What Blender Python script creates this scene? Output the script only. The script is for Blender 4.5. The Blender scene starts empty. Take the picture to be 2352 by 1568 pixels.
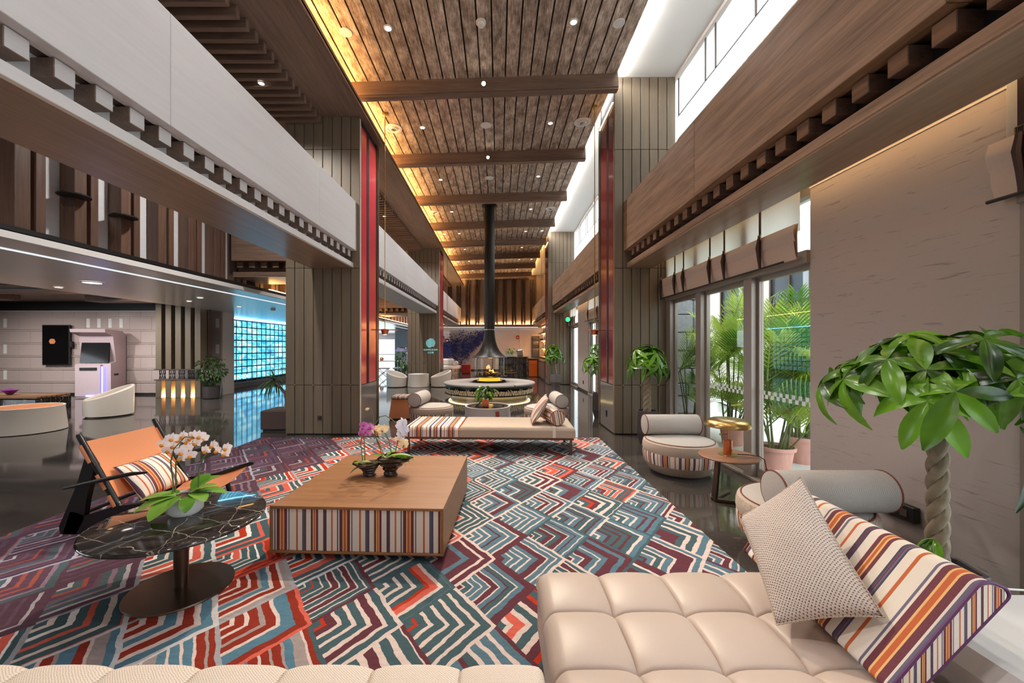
import bpy, math, random
from mathutils import Vector, Matrix, noise as mnoise
R = math.radians
PI = math.pi
rng = random.Random(7)
scene = bpy.context.scene
COL = scene.collection

def S(r, g, b):
    f = lambda c: (c/255/12.92) if c/255 <= .04045 else ((c/255+.055)/1.055)**2.4
    return (f(r), f(g), f(b), 1.0)

# ------------------------------------------------------------------ camera, sky, exposure
cam_d = bpy.data.cameras.new('camera')
cam = bpy.data.objects.new('camera', cam_d); COL.objects.link(cam)
cam.location = (0, 0, 1.55)
cam.rotation_euler = (R(90), 0, 0)
cam_d.sensor_width = 36.0
cam_d.lens = 915/2352*36
cam_d.shift_x = (1176-1146)/2352
cam_d.shift_y = (797-784)/2352
cam_d.clip_start = .05
scene.camera = cam

vs = scene.view_settings
scene.display_settings.display_device = 'sRGB'
vs.view_transform = 'Standard'; vs.look = 'None'; vs.gamma = 1; vs.use_curve_mapping = False
vs.exposure = 0.26
cy = scene.cycles
cy.use_denoising = True
try:
    cy.denoiser = 'OPENIMAGEDENOISE'
except Exception:
    pass
cy.max_bounces = 6; cy.diffuse_bounces = 4; cy.glossy_bounces = 3; cy.transmission_bounces = 4; cy.transparent_max_bounces = 10
cy.caustics_reflective = False; cy.caustics_refractive = False
cy.sample_clamp_indirect = 6.0
cy.use_adaptive_sampling = True; cy.adaptive_threshold = .02

world = bpy.data.worlds.new('sky'); scene.world = world; world.use_nodes = True
wn = world.node_tree
bg = wn.nodes['Background']
SKY = 3.6
bg.inputs['Color'].default_value = (.86, .93, 1.0, 1)
bg.inputs['Strength'].default_value = SKY

def light(kind, loc, power, color=(1, .86, .7), size=.1, direction=(0, 0, -1), angle=100, blend=.8, name='lamp_light', parent=None):
    d = bpy.data.lights.new(name, kind); o = bpy.data.objects.new(name, d); COL.objects.link(o)
    d.energy = power; d.color = color
    if kind == 'AREA':
        d.shape = 'RECTANGLE'
        d.size, d.size_y = size if isinstance(size, tuple) else (size, size)
    else:
        d.shadow_soft_size = size
    if kind == 'SPOT':
        d.spot_size = R(angle); d.spot_blend = blend
    o.location = loc
    o.rotation_euler = Vector(direction).to_track_quat('-Z', 'Y').to_euler()
    if parent: o.parent = parent
    return o

# ------------------------------------------------------------------ mesh helpers
class MB:
    def __init__(s): s.v = []; s.f = []; s.uv = None
    def add(s, vs_, fs_):
        b = len(s.v); s.v += [tuple(p) for p in vs_]; s.f += [tuple(i+b for i in f) for f in fs_]; return s
    def box(s, c, d, rot=None, bev=0.0):
        vs_, fs_ = chamfer(d[0], d[1], d[2], bev)
        m = rot if rot is not None else Matrix.Identity(3)
        c = Vector(c)
        return s.add([c + m @ Vector(p) for p in vs_], fs_)
    def bar(s, a, b, w, h, up=(0, 0, 1), bev=0.0):
        a, b = Vector(a), Vector(b); z = (b-a); L = z.length; z.normalize()
        up = Vector(up); x = up.cross(z)
        if x.length < 1e-5: x = Vector((1, 0, 0)).cross(z)
        x.normalize(); y = z.cross(x)
        m = Matrix((x, y, z)).transposed()
        return s.box((a+b)/2, (w, h, L), m, bev)
    def lathe(s, prof, n=32, c=(0, 0, 0), a0=0, a1=2*PI, m=None):
        full = abs(a1-a0-2*PI) < 1e-6
        k = n if full else n+1
        vs_ = []; fs_ = []
        for i in range(k):
            a = a0+(a1-a0)*i/n
            for (r, z) in prof:
                p = Vector((r*math.cos(a), r*math.sin(a), z))
                if m is not None: p = m @ p
                vs_.append(p+Vector(c))
        P = len(prof)
        for i in range(n):
            j = (i+1) % k if full else i+1
            for q in range(P-1):
                fs_.append((i*P+q, j*P+q, j*P+q+1, i*P+q+1))
        return s.add(vs_, fs_)
    def tube(s, pts, rad, n=8, cap=True):
        pts = [Vector(p) for p in pts]; N = len(pts)
        rad = rad if isinstance(rad, (list, tuple)) else [rad]*N
        t0 = (pts[1]-pts[0]).normalized()
        ref = Vector((0, 0, 1)) if abs(t0.z) < .9 else Vector((1, 0, 0))
        x = ref.cross(t0).normalized()
        vs_ = []; fs_ = []
        for i, p in enumerate(pts):
            t = (pts[min(i+1, N-1)]-pts[max(i-1, 0)]).normalized()
            x = (x - t*x.dot(t)).normalized(); y = t.cross(x)
            for q in range(n):
                a = 2*PI*q/n
                vs_.append(p+(x*math.cos(a)+y*math.sin(a))*rad[i])
        for i in range(N-1):
            for q in range(n):
                r = (q+1) % n
                fs_.append((i*n+q, i*n+r, (i+1)*n+r, (i+1)*n+q))
        if cap:
            fs_.append(tuple(range(n-1, -1, -1))); fs_.append(tuple((N-1)*n+q for q in range(n)))
        return s.add(vs_, fs_)
    def cyl(s, a, b, r, n=16, r2=None):
        return s.tube([a, b], [r, r if r2 is None else r2], n)
    def prism(s, poly, axis, lo, hi):
        """poly: 2D points; axis: the extruded axis 'x','y','z'"""
        def P(u, v, w):
            return (w, u, v) if axis == 'x' else ((u, w, v) if axis == 'y' else (u, v, w))
        n = len(poly)
        vs_ = [P(u, v, lo) for u, v in poly]+[P(u, v, hi) for u, v in poly]
        fs_ = [tuple(range(n-1, -1, -1)), tuple(range(n, 2*n))]+[(i, (i+1) % n, (i+1) % n+n, i+n) for i in range(n)]
        return s.add(vs_, fs_)
    def grid(s, fn, nu, nv, flip=False):
        vs_ = [fn(i/nu, j/nv) for i in range(nu+1) for j in range(nv+1)]
        k = nv+1
        fs_ = []
        for i in range(nu):
            for j in range(nv):
                q = (i*k+j, (i+1)*k+j, (i+1)*k+j+1, i*k+j+1)
                fs_.append(q[::-1] if flip else q)
        return s.add(vs_, fs_)
    def mesh(s, name, mat=None, smooth=False, angle=40, fix=True):
        me = bpy.data.meshes.new(name)
        me.from_pydata(s.v, [], s.f)
        if mat: me.materials.append(mat)
        me.validate()
        if fix:
            import bmesh
            bm = bmesh.new(); bm.from_mesh(me)
            bmesh.ops.recalc_face_normals(bm, faces=bm.faces)
            bm.to_mesh(me); bm.free()
        if smooth:
            me.polygons.foreach_set('use_smooth', [True]*len(me.polygons))
            try: me.set_sharp_from_angle(angle=R(angle))
            except Exception: pass
        me.update()
        return me

def chamfer(sx, sy, sz, b):
    hx, hy, hz = sx/2, sy/2, sz/2
    if b <= 0:
        v = [(-hx, -hy, -hz), (hx, -hy, -hz), (hx, hy, -hz), (-hx, hy, -hz), (-hx, -hy, hz), (hx, -hy, hz), (hx, hy, hz), (-hx, hy, hz)]
        return v, [(0, 3, 2, 1), (4, 5, 6, 7), (0, 1, 5, 4), (1, 2, 6, 5), (2, 3, 7, 6), (3, 0, 4, 7)]
    b = min(b, hx*.9, hy*.9, hz*.9)
    v = []; idx = {}
    for x in (-1, 1):
        for y in (-1, 1):
            for z in (-1, 1):
                for ax in range(3):
                    p = [x*(hx-b), y*(hy-b), z*(hz-b)]
                    p[ax] = (x*hx, y*hy, z*hz)[ax]
                    idx[(x, y, z, ax)] = len(v); v.append(tuple(p))
    f = []
    for s in (-1, 1):
        for ax in range(3):
            o = [a for a in range(3) if a != ax]
            q = []
            for (a, c) in ((-1, -1), (1, -1), (1, 1), (-1, 1)):
                k = [0, 0, 0]; k[ax] = s; k[o[0]] = a; k[o[1]] = c
                q.append(idx[(k[0], k[1], k[2], ax)])
            f.append(tuple(q))
    for ax in range(3):
        o = [a for a in range(3) if a != ax]
        for a in (-1, 1):
            for c in (-1, 1):
                q = []
                for (s, w) in ((-1, o[0]), (1, o[0]), (1, o[1]), (-1, o[1])):
                    k = [0, 0, 0]; k[ax] = s; k[o[0]] = a; k[o[1]] = c
                    q.append(idx[(k[0], k[1], k[2], w)])
                f.append(tuple(q))
    for x in (-1, 1):
        for y in (-1, 1):
            for z in (-1, 1):
                f.append(tuple(idx[(x, y, z, ax)] for ax in range(3)))
    return v, f

def tag(o, label=None, cat=None, group=None, kind=None):
    if label: o['label'] = label
    if cat: o['category'] = cat
    if group: o['group'] = group
    if kind: o['kind'] = kind
    return o

def thing(name, label, cat, loc=(0, 0, 0), rz=0, group=None, kind=None):
    o = bpy.data.objects.new(name, None); COL.objects.link(o)
    o.empty_display_size = .1
    o.location = loc; o.rotation_euler = (0, 0, rz)
    return tag(o, label, cat, group, kind)

def link(name, me, parent=None, loc=(0, 0, 0), rot=None):
    o = bpy.data.objects.new(name, me); COL.objects.link(o)
    if parent is not None: o.parent = parent
    o.location = loc
    if rot is not None: o.rotation_euler = rot
    return o

def obj(name, mb, mat, parent=None, smooth=False, loc=(0, 0, 0), rot=None, angle=40):
    return link(name, mb.mesh(name, mat, smooth, angle), parent, loc, rot)

_bx = {}
def cbox(name, d, c, mat, parent=None, bev=.004, rot=None):
    key = (round(d[0], 4), round(d[1], 4), round(d[2], 4), mat.name, bev)
    if key not in _bx:
        _bx[key] = MB().box((0, 0, 0), d, None, bev).mesh(name, mat)
    return link(name, _bx[key], parent, c, rot)

def span(name, x, y, z, mat, parent=None, bev=.004):
    return cbox(name, (x[1]-x[0], y[1]-y[0], z[1]-z[0]), ((x[0]+x[1])/2, (y[0]+y[1])/2, (z[0]+z[1])/2), mat, parent, bev)

def copy_tree(o, parent=None, mats=None):
    c = o.copy(); COL.objects.link(c)
    if parent is not None: c.parent = parent
    for ch in list(o.children): copy_tree(ch, c)
    return c

# ------------------------------------------------------------------ material helpers
class NT:
    def __init__(s, name):
        s.m = bpy.data.materials.new(name); s.m.use_nodes = True
        s.t = s.m.node_tree; s.b = s.t.nodes['Principled BSDF']; s.out = s.t.nodes['Material Output']
    def n(s, typ, ins=None, **props):
        nd = s.t.nodes.new(typ)
        for k, v in props.items(): setattr(nd, k, v)
        for k, v in (ins or {}).items():
            sock = nd.inputs[k]
            if isinstance(v, bpy.types.NodeSocket): s.t.links.new(v, sock)
            else: sock.default_value = v
        return nd
    def l(s, a, b): s.t.links.new(a, b)
    def math(s, op, a, b=None, c=None):
        nd = s.t.nodes.new('ShaderNodeMath'); nd.operation = op
        for i, v in enumerate((a, b, c)):
            if v is None: continue
            if isinstance(v, bpy.types.NodeSocket): s.t.links.new(v, nd.inputs[i])
            else: nd.inputs[i].default_value = v
        return nd.outputs[0]
    def mix(s, f, a, b):
        nd = s.t.nodes.new('ShaderNodeMix'); nd.data_type = 'RGBA'
        for sock, v in ((nd.inputs[0], f), (nd.inputs[6], a), (nd.inputs[7], b)):
            if isinstance(v, bpy.types.NodeSocket): s.t.links.new(v, sock)
            else: sock.default_value = v
        return nd.outputs[2]
    def ramp(s, fac, stops, interp='LINEAR'):
        nd = s.t.nodes.new('ShaderNodeValToRGB'); cr = nd.color_ramp; cr.interpolation = interp
        while len(cr.elements) > 1: cr.elements.remove(cr.elements[-1])
        cr.elements[0].position = stops[0][0]; cr.elements[0].color = stops[0][1]
        for p, c in stops[1:]:
            e = cr.elements.new(p); e.color = c
        s.l(fac, nd.inputs[0])
        return nd.outputs[0]
    def coord(s, which='Object'):
        if which == 'Position':
            return s.t.nodes.new('ShaderNodeNewGeometry').outputs['Position']
        return s.t.nodes.new('ShaderNodeTexCoord').outputs[which]
    def scale(s, v, sc):
        nd = s.t.nodes.new('ShaderNodeVectorMath'); nd.operation = 'MULTIPLY'
        s.l(v, nd.inputs[0]); nd.inputs[1].default_value = sc
        return nd.outputs[0]
    def rnd(s): return s.t.nodes.new('ShaderNodeObjectInfo').outputs['Random']
    def bump(s, h, strength=.2, dist=.01):
        nd = s.n('ShaderNodeBump', {'Height': h, 'Strength': strength, 'Distance': dist})
        s.l(nd.outputs[0], s.b.inputs['Normal'])
    def base(s, c, rough=.5, metal=0.0, spec=.5):
        if isinstance(c, bpy.types.NodeSocket): s.l(c, s.b.inputs['Base Color'])
        else: s.b.inputs['Base Color'].default_value = c
        s.b.inputs['Roughness'].default_value = rough
        s.b.inputs['Metallic'].default_value = metal
        s.b.inputs['Specular IOR Level'].default_value = spec
        return s.m

def plain(name, c, rough=.5, metal=0.0, nscale=60, namt=.06, bump=0.0, spec=.5):
    t = NT(name)
    nz = t.n('ShaderNodeTexNoise', {'Vector': t.coord(), 'Scale': nscale, 'Detail': 3.0}).outputs['Fac']
    lo = tuple(x*(1-namt) for x in c[:3])+(1,); hi = tuple(min(1, x*(1+namt)) for x in c[:3])+(1,)
    if bump: t.bump(nz, bump, .004)
    return t.base(t.mix(nz, lo, hi), rough, metal, spec)

def wood(name, dark, light, axis='x', rough=.45, sc=1.0, coord='Position', rand=.25, bump=.12, contrast=(.3, .7)):
    t = NT(name)
    k = {'x': (1.2, 22, 22), 'y': (22, 1.2, 22), 'z': (22, 22, 1.2)}[axis]
    p = t.coord(coord)
    off = t.n('ShaderNodeVectorMath', {0: p}, operation='ADD')
    cb = t.n('ShaderNodeCombineXYZ')
    r = t.rnd(); r10 = t.math('MULTIPLY', r, 13.0)
    for i in range(3): t.l(r10, cb.inputs[i])
    t.l(cb.outputs[0], off.inputs[1])
    v = t.scale(off.outputs[0], tuple(a*sc for a in k))
    n1 = t.n('ShaderNodeTexNoise', {'Vector': v, 'Scale': 1.0, 'Detail': 5.0, 'Roughness': .6, 'Distortion': .6}).outputs['Fac']
    v2 = t.scale(off.outputs[0], tuple(a*sc*5 for a in k))
    n2 = t.n('ShaderNodeTexNoise', {'Vector': v2, 'Scale': 1.0, 'Detail': 2.0}).outputs['Fac']
    f = t.math('ADD', t.math('MULTIPLY', n1, .7), t.math('MULTIPLY', n2, .3))
    c = t.ramp(f, [(contrast[0], dark), (contrast[1], light)])
    if rand:
        hsv = t.n('ShaderNodeHueSaturation', {'Color': c})
        t.l(t.math('MULTIPLY_ADD', r, rand, 1-rand/2), hsv.inputs['Value'])
        c = hsv.outputs[0]
    if bump: t.bump(f, bump, .004)
    return t.base(c, rough)

def emit(name, c, strength):
    t = NT(name)
    t.base((0, 0, 0, 1), .5)
    t.b.inputs['Emission Color'].default_value = c
    t.b.inputs['Emission Strength'].default_value = strength
    return t.m

CREAM, NAVY, MAROON, ORANGE = S(226, 214, 200), S(52, 48, 78), S(98, 28, 50), S(190, 88, 35)
YEL, GREYB, RUST = S(226, 180, 112), S(98, 94, 118), S(150, 72, 44)
STOPS = [(0, CREAM), (.044, ORANGE), (.071, CREAM), (.141, NAVY), (.160, GREYB), (.170, MAROON), (.180, GREYB), (.186, NAVY), (.205, CREAM), (.279, MAROON), (.312, YEL), (.325, ORANGE), (.350, YEL), (.362, MAROON),
         (.397, CREAM), (.473, NAVY), (.495, MAROON), (.510, NAVY), (.53, CREAM), (.602, ORANGE), (.627, CREAM), (.694, GREYB), (.716, CREAM), (.734, MAROON), (.782, YEL), (.80, ORANGE), (.836, YEL), (.854, MAROON), (.902, CREAM), (.918, GREYB), (.940, CREAM)]
def stripes(name, axis='X', period=.465, offset=0.0, rough=.8, radius=.42):
    t = NT(name)
    sep = t.n('ShaderNodeSeparateXYZ', {0: t.coord('UV' if axis == 'UV' else 'Object')})
    if axis == 'A':
        c = t.math('MULTIPLY', t.math('ARCTAN2', sep.outputs[1], sep.outputs[0]), radius)
    else:
        c = sep.outputs[{'X': 0, 'Y': 1, 'Z': 2, 'UV': 0}[axis]]
    f = t.math('FRACT', t.math('ADD', t.math('DIVIDE', c, period), 10+offset))
    col = t.ramp(f, STOPS, 'CONSTANT')
    nz = t.n('ShaderNodeTexNoise', {'Vector': t.coord(), 'Scale': 320.0, 'Detail': 2.0}).outputs['Fac']
    t.bump(nz, .25, .003)
    return t.base(t.mix(t.math('MULTIPLY', nz, .25), col, S(150, 140, 130)), rough, 0, .2)

def woven(name, light, dark, pitch=.008, amt=.85, coord='Object'):
    t = NT(name)
    p = t.coord(coord)
    wob = t.n('ShaderNodeTexNoise', {'Vector': p, 'Scale': 60.0, 'Detail': 2.0}).outputs['Fac']
    sp = t.n('ShaderNodeSeparateXYZ', {0: p})
    k = 2*PI/pitch
    a = t.math('SINE', t.math('MULTIPLY_ADD', t.math('ADD', sp.outputs[0], t.math('MULTIPLY', sp.outputs[2], .25)), k, t.math('MULTIPLY', wob, 3.0)))
    b = t.math('SINE', t.math('MULTIPLY_ADD', t.math('ADD', sp.outputs[1], t.math('MULTIPLY', sp.outputs[2], .97)), k*1.25, t.math('MULTIPLY', wob, 3.0)))
    f = t.math('MULTIPLY', a, b)
    mr = t.n('ShaderNodeMapRange', {0: f, 1: .25, 2: .7}); mr.clamp = True
    nz = t.n('ShaderNodeTexNoise', {'Vector': p, 'Scale': 160.0, 'Detail': 2.0}).outputs['Fac']
    g = t.math('MULTIPLY', t.math('MULTIPLY', mr.outputs[0], amt), t.math('MULTIPLY_ADD', nz, 1.2, .3))
    g = t.math('MINIMUM', g, 1.0)
    t.bump(t.math('ADD', t.math('MULTIPLY', f, -.5), nz), .35, .003)
    return t.base(t.mix(g, light, dark), .9, 0, .12)

# ------------------------------------------------------------------ materials
def mk_floor():
    t = NT('polished_black_stone')
    p = t.coord('Position')
    n1 = t.n('ShaderNodeTexNoise', {'Vector': t.scale(p, (.5, 1.6, 1)), 'Scale': 1.6, 'Detail': 6.0, 'Distortion': .8}).outputs['Fac']
    base = t.ramp(n1, [(.3, S(52, 48, 46)), (.55, S(66, 61, 57)), (.75, S(88, 81, 76))])
    n2 = t.n('ShaderNodeTexNoise', {'Vector': t.scale(p, (7, 26, 1)), 'Scale': 1.5, 'Detail': 8.0, 'Roughness': .7, 'Distortion': .5}).outputs['Fac']
    v = t.ramp(n2, [(.60, (0, 0, 0, 1)), (.72, (1, 1, 1, 1))])
    n3 = t.n('ShaderNodeTexNoise', {'Vector': p, 'Scale': 55.0, 'Detail': 4.0}).outputs['Fac']
    v3 = t.ramp(n3, [(.62, (0, 0, 0, 1)), (.72, (.6, .6, .6, 1))])
    vv = t.math('MULTIPLY', t.math('MAXIMUM', v, v3), .38)
    return t.base(t.mix(vv, base, S(150, 140, 132)), .06, 0, 1.0)

def mk_rug():
    t = NT('chevron_rug')
    p = t.coord('Position')
    wob = t.n('ShaderNodeTexNoise', {'Vector': p, 'Scale': 9.0, 'Detail': 3.0})
    w = t.n('ShaderNodeVectorMath', {0: wob.outputs['Color'], 1: (.5, .5, .5)}, operation='SUBTRACT')
    w2 = t.n('ShaderNodeVectorMath', {0: w.outputs[0], 1: (.035, .035, 0)}, operation='MULTIPLY')
    pp = t.n('ShaderNodeVectorMath', {0: p, 1: w2.outputs[0]}, operation='ADD')
    s = t.n('ShaderNodeSeparateXYZ', {0: pp.outputs[0]})
    xa = t.math('DIVIDE', s.outputs[0], .51); ya = t.math('DIVIDE', s.outputs[1], .69)
    u = t.math('ADD', t.math('ADD', xa, ya), 20-.16); v = t.math('ADD', t.math('SUBTRACT', xa, ya), 20+.231)
    cu, cv = t.math('FLOOR', u), t.math('FLOOR', v)
    fu, fv = t.math('FRACT', u), t.math('FRACT', v)
    cx = t.math('MULTIPLY', t.math('SUBTRACT', t.math('ADD', cu, cv), 39.07), .255)     # cell centre, metres
    cyy = t.math('MULTIPLY', t.math('SUBTRACT', t.math('SUBTRACT', cu, cv), -.39), .345)
    cell = t.n('ShaderNodeCombineXYZ', {0: cu, 1: cv})
    wnz = t.n('ShaderNodeTexWhiteNoise', {'Vector': cell.outputs[0]}, noise_dimensions='3D')
    rc = wnz.outputs['Value']
    rs = t.n('ShaderNodeSeparateColor', {0: wnz.outputs['Color']})
    m = t.math('MAXIMUM', fu, fv)
    nb = t.math('ADD', 5.0, t.math('FLOOR', t.math('MULTIPLY', rc, 4.2)))
    bandf = t.math('MULTIPLY', m, nb)
    band = t.math('FLOOR', bandf)
    par = t.math('GREATER_THAN', t.math('FRACT', bandf), t.math('MULTIPLY_ADD', rs.outputs[0], .2, .58))
    bc = t.n('ShaderNodeCombineXYZ', {0: cu, 1: cv, 2: t.math('MULTIPLY_ADD', par, .37, band)})
    rb = t.n('ShaderNodeTexWhiteNoise', {'Vector': bc.outputs[0]}, noise_dimensions='3D').outputs['Value']
    h = t.math('ADD', t.math('MULTIPLY', rb, .499), t.math('MULTIPLY', par, .5))
    teal, dteal, cream, mar = S(84, 110, 124), S(66, 86, 92), S(202, 184, 178), S(90, 52, 60)
    red, coral, blue, taupe = S(168, 64, 50), S(196, 100, 88), S(84, 116, 134), S(150, 138, 136)
    rust, plum, mauve, white = S(132, 54, 44), S(84, 60, 72), S(126, 104, 118), S(222, 216, 214)
    ra = t.ramp(h, [(0, teal), (.24, dteal), (.40, mar), (.5, cream), (.74, mar), (.86, cream)], 'CONSTANT')
    rA2 = t.ramp(h, [(0, dteal), (.26, coral), (.33, mar), (.42, dteal), (.5, cream), (.72, red), (.82, cream)], 'CONSTANT')
    rB = t.ramp(h, [(0, rust), (.22, blue), (.36, rust), (.44, taupe), (.5, cream), (.72, taupe), (.85, blue), (.92, cream)], 'CONSTANT')
    rC = t.ramp(h, [(0, dteal), (.22, red), (.34, coral), (.42, dteal), (.5, white), (.75, coral), (.84, cream)], 'CONSTANT')
    rD = t.ramp(h, [(0, plum), (.3, S(70, 54, 68)), (.42, S(72, 84, 88)), (.5, mauve), (.68, S(92, 70, 84)), (.86, S(140, 76, 66)), (.92, S(160, 154, 160))], 'CONSTANT')
    # which palette the cell takes: by where it lies on the rug
    acc = t.math('GREATER_THAN', rs.outputs[1], .80)
    right = t.mix(acc, ra, rA2)
    jx = t.math('ADD', cx, t.math('MULTIPLY', t.math('SUBTRACT', rs.outputs[0], .5), .35))
    near = t.math('LESS_THAN', cyy, 2.72)
    mid = t.mix(near, rC, rB)
    mid = t.mix(t.math('GREATER_THAN', t.math('ADD', jx, t.math('MULTIPLY', cyy, .10)), -.62), mid, rA2)
    col = t.mix(t.math('GREATER_THAN', jx, -.30), mid, right)
    col = t.mix(t.math('LESS_THAN', t.math('SUBTRACT', jx, t.math('MULTIPLY', cyy, .02)), -2.30), col, rC)
    col = t.mix(t.math('LESS_THAN', jx, -2.55), col, rD)
    # the border line of each cell
    edge = t.math('GREATER_THAN', m, .94)
    ecol = t.ramp(rs.outputs[2], [(0, cream), (.35, dteal), (.6, mar), (.8, cream)], 'CONSTANT')
    ecol = t.mix(t.math('LESS_THAN', jx, -1.0), ecol, t.ramp(rs.outputs[2], [(0, S(190, 190, 194)), (.45, coral), (.6, S(150, 150, 156))], 'CONSTANT'))
    ecol = t.mix(t.math('LESS_THAN', jx, -2.55), ecol, t.ramp(rs.outputs[2], [(0, S(150, 148, 158)), (.3, plum), (.75, S(150, 78, 66)), (.85, S(120, 112, 124))], 'CONSTANT'))
    col = t.mix(edge, col, ecol)
    nz = t.n('ShaderNodeTexNoise', {'Vector': t.scale(p, (60, 60, 60)), 'Scale': 3.0, 'Detail': 3.0}).outputs['Fac']
    nz2 = t.n('ShaderNodeTexNoise', {'Vector': t.scale(p, (14, 50, 20)), 'Scale': 1.0, 'Detail': 3.0}).outputs['Fac']
    hsv = t.n('ShaderNodeHueSaturation', {'Color': col, 'Saturation': 1.05})
    t.l(t.math('ADD', .50, t.math('ADD', t.math('MULTIPLY', nz, .42), t.math('MULTIPLY', nz2, .42))), hsv.inputs['Value'])
    t.bump(t.math('ADD', nz, t.math('MULTIPLY', t.math('ABSOLUTE', t.math('SUBTRACT', t.math('FRACT', bandf), .5)), -.8)), .35, .006)
    return t.base(hsv.outputs[0], .95, 0, .1)

def mk_wallstreak(name, c, d):
    t = NT(name)
    p = t.coord('Position')
    n1 = t.n('ShaderNodeTexNoise', {'Vector': t.scale(p, (2.6, 2.6, 34)), 'Scale': 1.5, 'Detail': 5.0, 'Roughness': .62, 'Distortion': .7}).outputs['Fac']
    f = t.ramp(n1, [(.61, (0, 0, 0, 1)), (.69, (.55, .55, .55, 1))])
    n2 = t.n('ShaderNodeTexNoise', {'Vector': p, 'Scale': 300.0}).outputs['Fac']
    t.bump(t.math('ADD', n2, t.math('MULTIPLY', f, -.6)), .08, .004)
    return t.base(t.mix(f, c, d), .6, 0, .25)

def mk_planks():
    t = NT('weathered_ceiling_plank')
    p = t.coord('Position')
    cb = t.n('ShaderNodeCombineXYZ'); r = t.rnd(); r9 = t.math('MULTIPLY', r, 19.0)
    for i in range(3): t.l(r9, cb.inputs[i])
    q = t.n('ShaderNodeVectorMath', {0: p, 1: cb.outputs[0]}, operation='ADD').outputs[0]
    n1 = t.n('ShaderNodeTexNoise', {'Vector': t.scale(q, (7, 3.2, 4)), 'Scale': 1.0, 'Detail': 8.0, 'Roughness': .72}).outputs['Fac']
    n2 = t.n('ShaderNodeTexNoise', {'Vector': t.scale(q, (70, 5, 20)), 'Scale': 1.0, 'Detail': 4.0, 'Roughness': .6}).outputs['Fac']
    f = t.math('ADD', t.math('MULTIPLY', n1, .62), t.math('MULTIPLY', n2, .38))
    c = t.ramp(f, [(.34, S(92, 78, 68)), (.45, S(152, 134, 120)), (.53, S(190, 172, 156)), (.64, S(236, 224, 210))])
    hsv = t.n('ShaderNodeHueSaturation', {'Color': c})
    t.l(t.math('MULTIPLY_ADD', r, .3, .84), hsv.inputs['Value'])
    t.bump(f, .2, .006)
    return t.base(hsv.outputs[0], .7, 0, .3)

def mk_marble():
    t = NT('black_veined_marble')
    p = t.coord()
    w = t.n('ShaderNodeTexNoise', {'Vector': p, 'Scale': 4.0, 'Detail': 4.0})
    q = t.mix(.035, p, w.outputs['Color'])
    out = None
    for ang, sc in ((.35, 4.1), (1.25, 5.3), (2.2, 3.3), (2.7, 2.2)):
        s = t.n('ShaderNodeSeparateXYZ', {0: q})
        c = t.math('ADD', t.math('MULTIPLY', s.outputs[0], math.cos(ang)*sc), t.math('MULTIPLY', s.outputs[1], math.sin(ang)*sc))
        nz = t.n('ShaderNodeTexNoise', {'Vector': p, 'Scale': 3.0+sc, 'Detail': 5.0}).outputs['Fac']
        e = t.math('ABSOLUTE', t.math('SUBTRACT', t.math('FRACT', t.math('ADD', c, t.math('MULTIPLY', nz, .45))), .5))
        l = t.math('LESS_THAN', e, .0024*sc)
        out = l if out is None else t.math('MAXIMUM', out, l)
    br = t.n('ShaderNodeTexNoise', {'Vector': p, 'Scale': 7.0}).outputs['Fac']
    vf = t.math('MULTIPLY', out, t.math('MULTIPLY_ADD', br, 2.2, -.7))
    vf = t.math('MAXIMUM', vf, 0.0)
    g = t.n('ShaderNodeTexNoise', {'Vector': t.scale(p, (2, 9, 2)), 'Scale': 2.0, 'Detail': 4.0}).outputs['Fac']
    base = t.ramp(g, [(.35, S(30, 27, 27)), (.7, S(58, 52, 50))])
    return t.base(t.mix(vf, base, S(198, 188, 176)), .06, 0, .6)

def mk_glass():
    t = NT('window_glass')
    t.t.nodes.remove(t.b)
    tr = t.n('ShaderNodeBsdfTransparent', {'Color': (.95, .98, .97, 1)})
    gl = t.n('ShaderNodeBsdfGlossy', {'Roughness': 0.0})
    lw = t.n('ShaderNodeLayerWeight', {'Blend': .5})
    fr = t.math('MULTIPLY_ADD', t.math('POWER', lw.outputs['Facing'], 5.0), .8, .03)
    mx = t.n('ShaderNodeMixShader', {0: fr, 1: tr.outputs[0], 2: gl.outputs[0]})
    t.l(mx.outputs[0], t.out.inputs['Surface'])
    return t.m

def mk_translucent(name, c, amt=.55, seam=0):
    t = NT(name)
    p = t.coord('Position')
    nz = t.n('ShaderNodeTexNoise', {'Vector': t.scale(p, (40, 160, 40)), 'Scale': 1.0, 'Detail': 4.0}).outputs['Fac']
    cc = t.mix(t.math('MULTIPLY', nz, .35), c, tuple(x*.6 for x in c[:3])+(1,))
    t.base(cc, .9, 0, .1)
    tl = t.n('ShaderNodeBsdfTranslucent'); t.l(cc, tl.inputs['Color'])
    mx = t.n('ShaderNodeMixShader', {0: amt, 1: t.b.outputs[0], 2: tl.outputs[0]})
    t.l(mx.outputs[0], t.out.inputs['Surface'])
    return t.m

def mk_leaf(name, c1, c2, amt=.3, rough=.35, scale=5):
    t = NT(name)
    nz = t.n('ShaderNodeTexNoise', {'Vector': t.coord('Position'), 'Scale': float(scale), 'Detail': 3.0}).outputs['Fac']
    r = t.rnd()
    f = t.math('ADD', t.math('MULTIPLY', nz, .7), t.math('MULTIPLY_ADD', r, .5, -.1))
    c = t.ramp(f, [(.25, c1), (.75, c2)])
    t.base(c, rough, 0, .5)
    tl = t.n('ShaderNodeBsdfTranslucent'); t.l(c, tl.inputs['Color'])
    mx = t.n('ShaderNodeMixShader', {0: amt, 1: t.b.outputs[0], 2: tl.outputs[0]})
    t.l(mx.outputs[0], t.out.inputs['Surface'])
    return t.m

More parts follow.
